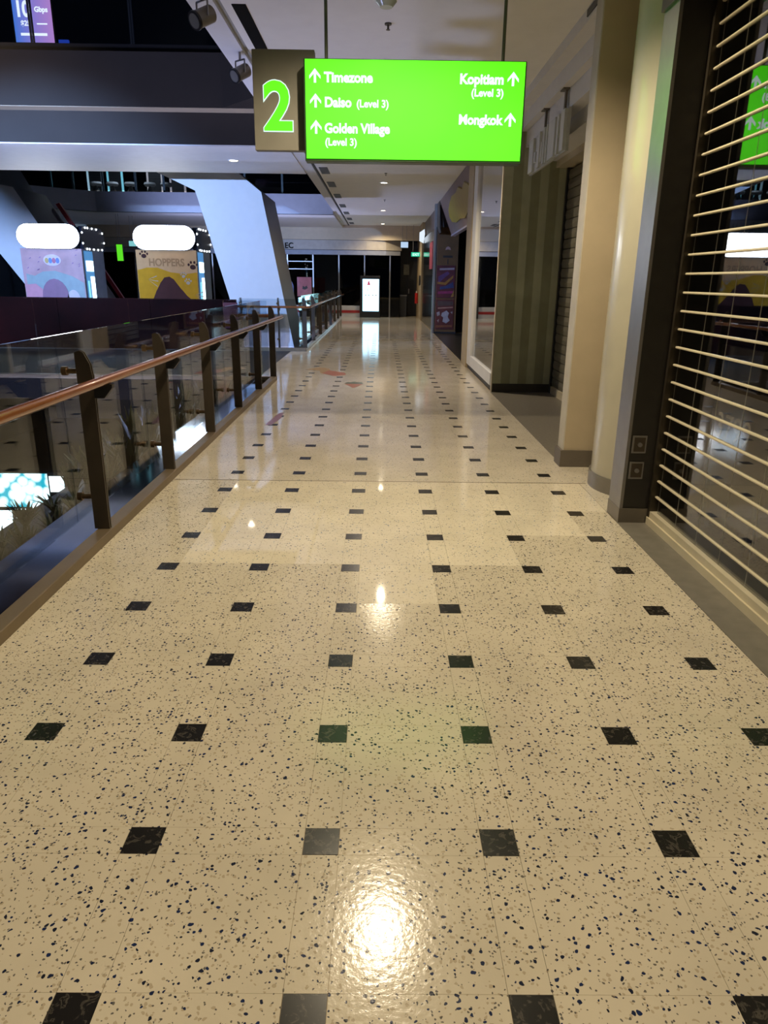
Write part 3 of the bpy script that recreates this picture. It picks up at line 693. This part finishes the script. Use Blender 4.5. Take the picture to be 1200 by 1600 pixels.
# edge spotlights
def edge_spot(x, y, label, lit=0., aim=(-.55, -.62, -.45), col=COOL, cone=70):
    t = thing('edge_spotlight', label, 'spotlight', (x, y, 3.6), 'spotlights on the ceiling edge')
    d = Vector(aim).normalized(); c = Vector((x, y, 3.42))
    B().tube([c - d * .10, c - d * .09, c + d * .07], [.045, .062, .062], 20).build('housing', mat('spot_grey', (.22, .20, .18), .4, .4), t, smooth=True)
    a = c + d * .07
    B().tube([a, a + d * .02], [.068, .068], 20).build('bezel', M_black, t, smooth=True)
    B().cyl(a + d * .016, d * .006, .052, 20).build('lens', mat('spot_lens', (.35, .36, .34), .12, .5) if not lit else M_lampcool, t, smooth=True)
    s_ = d.cross(Vector((0, 0, 1))).normalized()
    b = B()
    for k in (-1, 1): b.tube([c + s_ * .07 * k, c + s_ * .07 * k + Vector((0, 0, .11))], .008, 6)
    b.tube([c + s_ * .07 + Vector((0, 0, .11)), c - s_ * .07 + Vector((0, 0, .11))], .008, 6).tube([c + Vector((0, 0, .11)), (x, y, 3.6)], .012, 8)
    b.build('yoke', M_steel, t)
    if lit:
        l = spot(t, a + d * .05, a + d * 10, lit, col, cone, radius=.05, blend=.7)
    return t
edge_spot(-1.40, 6.42, 'unlit edge spotlight at the picture top, left of the black slot vent')
edge_spot(-1.40, 7.98, 'unlit edge spotlight just left of the number two panel')
S(B().box(-9.3, -8.9, -5, 7.5, 3.6, 4.0).box(-9.3, -9.22, -5, 7.5, 4.0, 4.9).build('trim_38', M_white))  # unseen beam added to carry the fill spotlights
for i, (y, tgt) in enumerate(((6.6, (-3.2, 17.5, 1.7)), (5.4, (-6.5, 18, 2.0)), (4.2, (-9.3, 19.6, 2.4)))):  # fill lamps added out of view to brighten struts and booths
    edge_spot(-9.1, y, 'unseen fill spotlight added on the opposite atrium edge, %s one from the bridge' % names[i], FLOOD_W * (1, .17, 1.7)[i], (Vector(tgt) - Vector((-9.1, y, 3.42))), (COOL, (1.0, .74, .5), COOL)[i], (38, 56, 38)[i])
for i, (x, y, z, tgt, wt, lb) in enumerate(((-7.5, 4.5, -5, (-6.5, 14.6, 3.6), UP_W, 'left of the pair before the bridge'), (-4.5, 5.0, -5, (-2.5, 16.0, 3.6), UP_W, 'right of the pair before the bridge'),
        (-7, 6.5, -5, (-.3, 12.5, 3.6), UP_W, 'one aimed at the corridor ceiling'), (-8.5, 23.5, -5, (0, 25.5, 3.6), UP_W * 1.1, 'one beyond the platform'), (-5.0, 20.6, 0, (-4.6, 25.0, 3.9), UP_W * .8, 'one on the platform behind the booths'))):  # hidden lamps added as fill for soffit, ceiling and far fascia
    t = thing('fill_uplight', 'black fill uplight added out of view, the ' + lb, 'floodlight', (x, y, z), 'added fill uplights')
    d = (Vector(tgt) - Vector((x, y, z + .3))).normalized(); c = Vector((x, y, z + .3))
    B().tube([c - d * .16, c - d * .1, c + d * .12], [.09, .15, .16], 20).build('housing', M_black, t, smooth=True)
    B().cyl(c + d * .115, d * .01, .14, 20).build('lens', M_lampcool, t)
    box(x - .2, x + .2, y - .12, y + .12, z, z + .04).box(x - .2, x - .18, y - .03, y + .03, z + .04, z + .34).box(x + .18, x + .2, y - .03, y + .03, z + .04, z + .34).build('stand', M_black, t)
    spot(t, c + d * .16, c + d * 10, wt, UPCOL, 85, radius=.12, blend=.8)

# ------------------------------------------------------------------ BALUSTRADES
XG, XP = -1.82, -1.68
def post_mesh(side=1):
    """flat fin post; local origin at its foot, broad face towards y, nose towards +x"""
    b = B()
    prof = [(-.045, 0), (.045, 0), (.045, .90), (.035, .98), (.005, 1.045), (-.015, 1.055), (-.045, 1.045)]
    b.prism(prof, 'y', -.016, -.006).prism(prof, 'y', .006, .016)
    return b
def place(b, loc, rz):
    c, s = math.cos(rz), math.sin(rz)
    b.v = [(loc[0] + x * c - y * s, loc[1] + x * s + y * c, loc[2] + z) for x, y, z in b.v]; return b
M_brass = mat('clamp_brass', (.20, .13, .07), .3, .9)
post_proto = {}
def add_post(par, loc, rz, key):
    """post with glass clamps and rail bracket as sub-parts; later posts copy the first of their railing"""
    if key in post_proto:
        src, sl = post_proto[key]
        o = copy_tree(src, par); o.location = src.location + (Vector(loc) - Vector(sl)); return o
    p = place(post_mesh(), loc, rz).build('post', M_bronze, par, at=loc)
    for z in (.20, .94):
        b = B().tube([(-.04, 0, z), (-.115, 0, z)], .016, 10).tube([(-.10, 0, z), (-.128, 0, z)], .026, 14)
        place(b, loc, rz).build('glass_clamp', M_brass, p)
    b = B().prism([(.045, .79), (.10, .79), (.15, .85), (.15, .868), (.045, .868)], 'y', -.02, .02)
    place(b, loc, rz).build('rail_bracket', M_black, p)
    post_proto[key] = (p, loc); return p
rl = thing('glass_balustrade', 'glass balustrade with copper coloured handrail along the left corridor edge', 'railing', (-1.7, 6, 0))
kb = B().box(-1.70, -1.61, -4.9, 11.25, -.005, .055)
kb.box(-15, -1.70, 11.16, 11.25, -.005, .055)
kb.build('kerb', M_kerb, rl, bevel=.006)
YP = [-3.05, -1.63, -.2, 1.22, 2.65, 4.08, 5.5, 6.95, 8.4, 9.85]
for y in YP: add_post(rl, (XP + .01, y, .055), 0, 'a')
place(post_mesh(), (-1.66, 11.2, .055), 0).build('post', M_bronze, rl)
YG = [-4.9] + YP + [11.15]
for a, b_ in zip(YG[:-1], YG[1:]):
    box(XG - .006, XG + .006, a + .006, b_ - .006, .09, 1.19).build('glass_panel', M_glass, rl)
B().tube([(-1.55, -4.9, .955), (-1.55, 4, .95), (-1.55, 11.55, .935)], .027, 16).build('handrail', M_rail, rl, smooth=True)
# return along the bridge
XR = [-1.70, -2.35] + [-2.35 - i * 1.42 for i in range(1, 5)]
for a, b_ in zip(XR[:-1], XR[1:]): box(b_ + .006, a - .006, 11.05, 11.062, .09, 1.19).build('glass_panel', M_glass, rl)
B().tube([(-1.62, 11.3, .96), (-2.3, 11.3, .96)], .024, 12).build('handrail', M_rail, rl, smooth=True)
# polished apron outside the kerb
S(box(-2.10, -1.70, -4.9, 11.16, -.03, -.006).build('trim_34', M_apron))
S(box(-2.12, -1.70, -4.9, 11.16, -.32, -.03).build('trim_35', M_slab))
# second balustrade: across the bridge end, then along the corridor
r2 = thing('glass_balustrade', 'far glass balustrade turning the corner beside the white leaning strut', 'railing', (-1.7, 16, 0))
B().box(-3.1, -1.62, 15.85, 15.95, -.005, .07).build('kerb', M_kerb, r2)
B().box(-1.70, -1.62, 15.95, 30.6, -.005, .06).build('kerb', mat('pale_kerb', (.45, .46, .50), .3, .5), r2)
for x in (-2.2, -3.0): add_post(r2, (x, 15.9, .06), math.pi / 2, 'c')
for y in (16.05, 18.1, 20.2, 22.3, 24.4, 26.5, 28.6, 30.5): add_post(r2, (-1.655, y, .055), 0, 'd')
YY = [16.05, 18.1, 20.2, 22.3, 24.4, 26.5, 28.6, 30.5]
for a, b_ in zip(YY[:-1], YY[1:]): box(-1.786, -1.774, a + .006, b_ - .006, .09, 1.12).build('glass_panel', M_glass, r2)
XX = [-1.70, -3.08]
for a, b_ in zip(XX[:-1], XX[1:]): box(b_ + .006, a - .006, 16.024, 16.036, .09, 1.09).build('glass_panel', M_glass, r2)
B().tube([(-3.05, 15.80, .93), (-1.62, 15.80, .93), (-1.53, 15.9, .93), (-1.53, 30.6, .93)], .024, 12).build('handrail', M_rail, r2, smooth=True)
wr = thing('event_hoarding', 'dark maroon hoarding along the bridge railing before the booths', 'hoarding', (-6, 16.1, 0))
M_mar = mat('maroon_print', (.015, .0014, .001), .6, spec=.05, vary=.6, vscale=1.1)
for i, (a, b_) in enumerate(zip([-3.12, -5.0, -7.0, -9.0, -11.0], [-5.0, -7.0, -9.0, -11.0, -13.])):
    box(b_ + .004, a - .004, 16.045, 16.075, 0.0, 1.065).build('panel', M_mar, wr)
B().prism([(-3.1, 1.0), (-3.1, .5), (-3.4, .45), (-3.42, 1.0)], 'y', 16.035, 16.045).build('red_patch', mat('deep_red', (.12, .006, .014), .4), wr)
S(box(-13.2, -3.1, 16.0, 16.12, -.05, 0).build('trim_36', M_slab))

# ------------------------------------------------------------------ PLANTS BEYOND THE GLASS
S(B().box(-2.72, -2.14, -1, 10.8, -.7, -.24).build('trim_37', M_black))
for i in range(44):
    y = 1.9 + i * .2 + rnd.uniform(-.03, .03); x = -2.26 - .3 * (i % 2) + rnd.uniform(-.05, .05)
    plant('planter_shrub', 'dark strappy shrub in the planter beyond the left balustrade glass', x, y, -.24,
          rnd.uniform(.28, .46) * (.55 if 3.4 < y < 5.4 else 1), rnd.uniform(.10, .18), 34, M_leaf if i % 3 else M_leaf2, 'shrubs in the planter beyond the balustrade', 100 + i, 'shrub')
# lit display on the lower level
ld = thing('lit_display', 'blazing white and cyan lit display on the lower level beyond the plants', 'display', (-9.2, 17, -5))
def led():
    m = bpy.data.materials.new('led_display'); m.use_nodes = True; nt = m.node_tree; p = nt.nodes['Principled BSDF']
    tc = nt.nodes.new('ShaderNodeTexCoord'); v = nt.nodes.new('ShaderNodeTexVoronoi'); v.inputs['Scale'].default_value = 4.5
    nt.links.new(tc.outputs['Object'], v.inputs['Vector'])
    rp = nt.nodes.new('ShaderNodeValToRGB'); e = rp.color_ramp.elements
    e[0].position = .42; e[0].color = (.75, 1, 1, 1); e[1].position = .75; e[1].color = (.01, .25, .32, 1)
    nt.links.new(v.outputs['Distance'], rp.inputs['Fac']); nt.links.new(rp.outputs['Color'], p.inputs['Emission Color'])
    p.inputs['Emission Strength'].default_value = 3.; p.inputs['Base Color'].default_value = (.02, .02, .02, 1)
    return m
box(-10.2, -7.75, 17.0, 17.2, -5, -3.1).build('cabinet', M_black, ld)
box(-10.15, -8.2, 16.98, 17.0, -4.0, -3.14).build('led_panel', led(), ld)
for x0, x1, z0, z1 in ((-10.1, -9.2, -4.9, -4.1), (-9.1, -8.75, -4.8, -4.05), (-8.65, -8.25, -4.75, -3.9), (-8.15, -7.8, -3.6, -3.2)):
    box(x0, x1, 16.97, 16.99, z0, z1).build('lit_panel', glow('led_white', (.85, .98, 1.0), 3.5), ld)

# ------------------------------------------------------------------ LEANING STRUTS
st = thing('leaning_strut', 'white leaning atrium strut right of the yellow booth', 'strut', (-2.4, 17.5, -5))
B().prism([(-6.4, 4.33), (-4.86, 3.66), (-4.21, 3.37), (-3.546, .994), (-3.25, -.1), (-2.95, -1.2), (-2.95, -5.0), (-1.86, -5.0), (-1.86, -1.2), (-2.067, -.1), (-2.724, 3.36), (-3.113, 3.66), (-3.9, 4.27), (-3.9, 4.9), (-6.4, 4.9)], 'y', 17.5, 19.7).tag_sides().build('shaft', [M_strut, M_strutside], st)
st2 = thing('leaning_strut', 'white leaning atrium strut behind the pastel booth at the left edge', 'strut', (-9, 19.65, 0))
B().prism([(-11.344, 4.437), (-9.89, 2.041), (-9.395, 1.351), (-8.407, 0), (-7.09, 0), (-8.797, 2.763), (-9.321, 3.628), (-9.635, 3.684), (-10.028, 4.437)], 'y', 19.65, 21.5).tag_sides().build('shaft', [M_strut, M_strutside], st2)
B().prism([(-9.08, 3.40), (-8.685, 2.747), (-7.3, .49), (-7.18, .49), (-8.58, 2.78), (-8.98, 3.44)], 'y', 21.51, 21.6).build('red_stripe', mat('red_strip', (.35, .02, .03), .4), st2)

# ------------------------------------------------------------------ BOOTHS
def stadium(cx, cz, w_, h_, n=12):
    r = h_ / 2; a = []
    for k in range(n + 1): t = -math.pi / 2 + math.pi * k / n; a.append((cx + w_ / 2 - r + r * math.cos(t), cz + r * math.sin(t)))
    for k in range(n + 1): t = math.pi / 2 + math.pi * k / n; a.append((cx - w_ / 2 + r + r * math.cos(t), cz + r * math.sin(t)))
    return a
def booth(x0, x1, label, front, side, accent):
    D = 1.40; y0 = 18.0; cx = (x0 + x1) / 2
    t = thing('photo_booth', label, 'booth', (cx, y0, 0), 'photo booths')
    box(x0, x1, y0 + .02, y0 + D, 0, 2.12).build('body', side, t)
    f = box(x0, x1, y0, y0 + .02, 0, 2.12).build('front_panel', front, t)
    # marquee on the front and on the right-hand side
    zc = 2.39
    mq = B().prism(stadium(cx, zc, x1 - x0 + .04, .56), 'y', y0 - .06, y0 + .10).build('marquee', M_black, t)
    B().prism(stadium(cx, zc, x1 - x0 + .01, .535), 'y', y0 - .075, y0 - .06).build('lit_face', M_marquee, mq)
    bb = B(); pts = stadium(cx, zc, x1 - x0 + .0, .525, 5)
    for i in range(len(pts)): bb.ball((pts[i][0], y0 - .075, pts[i][1]), .012, 6)
    for k in range(9): bb.ball((x0 + .3 + k * (x1 - x0 - .6) / 8, y0 - .075, zc + .262), .012, 6).ball((x0 + .3 + k * (x1 - x0 - .6) / 8, y0 - .075, zc - .262), .012, 6)
    bb.build('bulbs', M_bulb, mq, kind='stuff')
    sx = x1 + .02
    pts = stadium(y0 + D / 2 + .05, zc - .02, D + .1, .54)
    m2 = B().prism(pts, 'x', sx - .12, sx).build('marquee', mat('navy_marquee', (.018, .02, .035), .4), t)
    bb = B(); n_ = len(pts)
    for i in range(1, n_, 4): bb.ball((sx + .005, y0 + D / 2 + .05 + (pts[i][0] - y0 - D / 2 - .05) * .94, zc - .02 + (pts[i][1] - zc + .02) * .88), .024, 6)
    for k in range(3):
        yy = y0 + .45 + k * (D - .85) / 2
        bb.ball((sx + .005, yy, zc + .22), .024, 6).ball((sx + .005, yy, zc - .26), .024, 6)
    bb.build('bulbs', M_bulb, m2, kind='stuff')
    # lit opening on the side
    B().box(x1, x1 + .015, y0 + .12, y0 + .62, .3, 2.08).build('side_opening', mat('blue_opening', (.10, .25, .5), .3, emis=(.12, .42, .9), es=.55), t)
    B().box(x1 + .015, x1 + .025, y0 + .16, y0 + .58, 1.62, 1.86).build('lit_panel', glow('booth_white', (.75, .95, 1.0), 4.), t)
    B().box(x1 + .015, x1 + .025, y0 + .36, y0 + .58, .75, 1.5).build('lit_panel', MATS['booth_white'], t)
    B().box(x1 + .015, x1 + .025, y0 + .16, y0 + .24, .8, 1.4).build('lit_panel', mat('booth_cyan', (.1, .3, .3), .4, emis=(.3, .85, .9), es=1.), t)
    return t, f
M_pas = mat('pastel_print', (.46, .27, .29), .45, vary=.18, vscale=2.5)
b1, f1 = booth(-8.57, -7.12, 'pastel pink and blue photo booth under a glowing marquee, the left one', M_pas, mat('pale_blue_side', (.36, .42, .58), .45), None)
def patch(par, poly, y, m, name='print_patch'):
    return B().prism(poly, 'y', y - .004, y).build(name, m, par)
def disc(cx, cz, rx, rz, n=20): return [(cx + rx * math.cos(2 * math.pi * k / n), cz + rz * math.sin(2 * math.pi * k / n)) for k in range(n)]
patch(f1, [(-8.5, .02), (-7.14, .02), (-7.14, 1.35), (-7.4, 1.5), (-7.8, 1.62), (-8.1, 1.6), (-8.3, 1.5), (-8.5, 1.55)], 18.0, mat('pastel_teal', (.26, .34, .34), .45))
patch(f1, [(-8.55, .02), (-8.1, .02), (-8.15, 1.2), (-8.3, 1.32), (-8.55, 1.3)], 17.996, mat('pastel_rose', (.55, .24, .30), .45))
patch(f1, disc(-7.85, 1.02, .32, .42), 17.992, mat('pastel_violet', (.24, .11, .18), .45))
patch(f1, disc(-7.42, .95, .16, .24), 17.992, mat('pastel_ivory', (.55, .48, .50), .45))
bg = patch(f1, disc(-7.84, 1.86, .21, .13), 17.996, mat('badge_rim', (.62, .52, .62), .45), 'badge')
for i, c in enumerate(((.5, .35, .1), (.10, .22, .5), (.45, .12, .2), (.12, .2, .45))):
    patch(bg, disc(-7.97 + i * .085, 1.85, .045, .065, 10), 17.992, mat('badge_%d' % i, c, .45), 'badge_patch')
for i in range(14):
    x, z = rnd.uniform(-8.5, -7.18), rnd.uniform(1.5, 2.08)
    if abs(x + 7.84) < .26: continue
    patch(f1, [(x, z), (x + .05, z + .02), (x + .04, z + .04)], 17.995, mat('confetti', (.25, .12, .28), .5))
b2, f2 = booth(-5.84, -4.40, 'tan and yellow photo booth with paw prints under a glowing marquee', mat('tan_print', (.48, .25, .10), .7, spec=.1, vary=.06), mat('pale_tan_side', (.46, .40, .36), .45), None)
patch(f2, [(-5.83, .02), (-4.41, .02), (-4.41, 1.62), (-4.7, 1.58), (-5.05, 1.62), (-5.35, 1.72), (-5.6, 1.72), (-5.83, 1.66)], 18.0, mat('mustard_print', (.44, .20, .008), .7, spec=.1))
hill = [(-5.62, .02), (-5.55, .9), (-5.42, 1.18), (-5.3, 1.38), (-5.2, 1.5), (-5.08, 1.52), (-4.98, 1.46), (-4.85, 1.28), (-4.68, 1.08), (-4.5, .92), (-4.42, .8), (-4.42, .02)]
patch(f2, hill, 17.996, mat('dark_hill', (.06, .022, .018), .8, spec=.08))
text('HOPPERS', 'lettering', mat('tan_letters', (.30, .15, .06), .8, spec=.08), f2, (-5.55, 17.998, 1.76), .24, extrude=.003, offset=.006, width=.86)
M_paw = mat('paw_brown', (.05, .02, .015), .8, spec=.08)
for cx, cz, s, m in ((-5.65, 2.0, .06, M_paw), (-4.5, 1.76, .07, M_paw), (-4.74, 1.55, .045, mat('paw_tan', (.28, .16, .05), .5)), (-4.64, 1.4, .05, MATS['paw_tan'])):
    patch(f2, disc(cx, cz - .02, s, s * .8, 12), 17.996, m, 'paw_pad')
    for a in (-1.2, -.4, .4, 1.2): patch(f2, disc(cx + math.sin(a) * s * 1.5, cz + math.cos(a) * s * 1.35, s * .38, s * .48, 8), 17.996, m, 'paw_pad')
for (x, z) in ((-5.6, 1.45), (-4.5, 1.1)):
    b = B()
    for a in (-.5, 0, .5): b.prism([(x, z), (x + .25 * math.cos(a), z - .05 + .25 * math.sin(a)), (x + .25 * math.cos(a), z - .03 + .25 * math.sin(a))], 'y', 17.992, 17.996)
    b.build('twig', MATS['paw_tan'], f2)

# ------------------------------------------------------------------ UPPER LEVELS
ur = thing('glass_balustrade', 'dark upper level glass balustrade above the charcoal fascia', 'railing', (-6, 12.9, 4.84))
box(-15, -2.5, 12.80, 12.90, 4.84, 4.95).build('kerb', M_black, ur)
for a in (-11.65, -10.1, -8.55, -7.0, -5.45, -3.9):
    box(a + .01, a + (1.33 if a > -4 else 1.54), 12.84, 12.85, 4.95, 6.0).build('glass_panel', glass('upper_glass', (.75, .8, .85), 1.5), ur)
    b = B().box(a - .035, a - .012, 12.80, 12.83, 4.95, 6.0).box(a + .002, a + .025, 12.80, 12.83, 4.95, 6.0)
    b.build('post', mat('bright_steel', (.6, .62, .66), .2, 1.), ur)
B().tube([(-15, 12.76, 5.9), (-2.5, 12.76, 5.9)], .025, 10).build('handrail', M_steel, ur)
ad = thing('advert_screen', 'glowing blue and pink advert screen on the upper level at top left', 'screen', (-6.1, 14.5, 4.84))
box(-6.50, -5.76, 14.5, 14.6, 5.38, 6.9).build('housing', M_black, ad)
sc_ = box(-6.46, -5.79, 14.49, 14.5, 5.41, 6.88).build('screen', gradient_screen('advert_gradient', (.10, .28, .95), (.75, .35, .85), 1.0), ad)
M_adt = glow('advert_text', (.95, .97, 1.0), 1.6)
text('10', 'lettering', M_adt, sc_, (-6.42, 14.485, 5.80), .33, extrude=.002, offset=.012, width=.8)
text('Gbps', 'lettering', M_adt, sc_, (-6.08, 14.485, 5.87), .11, extrude=.002, offset=.004)
text('$25', 'lettering', M_adt, sc_, (-6.34, 14.485, 5.66), .11, extrude=.002, offset=.003)
box(-6.36, -5.9, 14.485, 14.49, 5.51, 5.55).build('text_line', M_adt, sc_)
box(-6.06, -5.88, 14.485, 14.49, 5.68, 5.70).build('text_line', M_adt, sc_)
for x in (-6.35, -5.9): box(x - .03, x + .03, 14.52, 14.58, 4.84, 5.38).build('leg', M_black, ad)
T(box(-5.72, -5.55, 14.5, 14.55, 4.84, 5.46).build('small_screen', mat('blue_small_screen', (.02, .05, .3), .3, emis=(.03, .10, .8), es=.5)), 'small blue lit board right of the upper advert screen', 'board')
u2 = thing('glass_balustrade', 'far upper balustrade over the pale blue fascia above the booths', 'railing', (-6, 25.0, 4.1))
for x in (-10.6, -9.9, -8.95, -7.9, -7.0, -5.9, -4.4, -3.2):
    box(x - .03, x + .03, 24.95, 25.0, 4.1, 5.1).build('post', mat('cyan_steel', (.35, .55, .6), .2, .8), u2)
B().tube([(-10.8, 24.92, 5.1), (-1.6, 24.92, 5.1)], .03, 8).build('handrail', M_steel, u2)
box(-10.6, -1.6, 25.0, 25.01, 4.15, 5.05).build('glass_panel', MATS['upper_glass'], u2)
S(box(-15.5, -1.57, 24.9, 31.2, 8.0, 8.1).build('ceiling_upper', M_darkroom))
ul = thing('upper_fill_lamp', 'pendant fill lamp added over the stools on the far upper level', 'lamp', (-8.3, 25.9, 6.3))  # lamp added to brighten the far upper level
B().tube([(-8.3, 25.9, 6.3), (-8.3, 25.9, 6.45), (-8.3, 25.9, 6.5)], [.25, .12, .03], 20).build('shade', M_black, ul, smooth=True)
B().cyl((-8.3, 25.9, 6.5), (0, 0, 1.5), .01, 6).build('cable', M_black, ul)
spot(ul, (-8.3, 25.9, 6.28), (-8.3, 26.1, 4.1), 160, (.8, .9, 1.0), 140)
for i, x in enumerate((-9.55, -9.0, -8.4, -7.75, -7.2)):
    t = thing('stool', '%s white round stool from the left behind the far upper balustrade' % names[i], 'stool', (x, 26, 4.09), 'stools on the far upper level')
    B().tube([(x, 26, 4.09), (x, 26, 4.11), (x, 26, 4.38)], [.16, .16, .04], 14).build('base', M_steel, t, smooth=True)
    B().tube([(x, 26, 4.38), (x, 26, 4.44), (x, 26, 4.50)], [.16, .20, .17], 16).build('seat', M_white, t, smooth=True)
for i, (x, c) in enumerate(((-10.4, (.55, .8, .9)), (-9.7, (.3, .8, .9)), (-8.3, (.5, .45, .45)), (-7.5, (.45, .4, .42)))):
    t = thing('upper_shopfront', '%s lit shopfront frame from the left on the far upper level' % names[i], 'shopfront', (x, 27.5, 4.09), 'upper shopfront frames')
    m = mat('frame_lit_%d' % i, c, .4, emis=c, es=.7)
    for dx in (0, .5): box(x + dx, x + dx + .06, 27.5, 27.56, 4.09, 6.2).build('jamb', m, t)
    box(x + .06, x + .5, 27.53, 27.55, 4.09, 6.2).build('door_panel', M_darkroom, t)

# ------------------------------------------------------------------ FLOOR STICKERS
fs = thing('floor_sticker', 'long orange and yellow floor sticker on the polished corridor', 'sticker', (-.95, 12.2, 0), 'floor stickers')
B().prism([(-1.30, 12.6), (-1.1, 12.95), (-.88, 12.75), (-.88, 12.35), (-1.0, 12.1), (-1.05, 12.45)], 'z', .0008, .0014).build('yellow_print', mat('sticker_yellow', (.42, .27, .10), .3), fs)
B().prism([(-.98, 12.1), (-.88, 12.5), (-.7, 12.3), (-.60, 12.2), (-.56, 11.9), (-.75, 11.75)], 'z', .0012, .0018).build('orange_print', mat('sticker_orange', (.40, .13, .06), .3), fs)
f3 = thing('floor_sticker', 'orange floor sticker with a green top nearer the viewer', 'sticker', (-.4, 10.7, 0), 'floor stickers')
B().prism([(-.54, 10.85), (-.26, 10.85), (-.32, 10.62), (-.39, 10.42), (-.45, 10.62)], 'z', .0008, .0014).build('orange_print', MATS['sticker_orange'], f3)
B().prism([(-.54, 10.85), (-.50, 11.05), (-.44, 11.0), (-.40, 11.15), (-.35, 11.02), (-.28, 11.06), (-.25, 10.85)], 'z', .0008, .0014).build('green_print', mat('sticker_green', (.06, .09, .03), .3), f3)
f4 = thing('floor_sticker', 'faint mauve strip on the floor near the left balustrade kerb', 'sticker', (-1.2, 7.9, 0), 'floor stickers')
B().prism([(-1.24, 7.6), (-1.17, 7.6), (-1.12, 8.0), (-1.13, 8.33), (-1.18, 8.33)], 'z', .0008, .0014).build('print', mat('mauve_strip', (.30, .16, .22), .3), f4)  # flat mauve strip laid on the floor
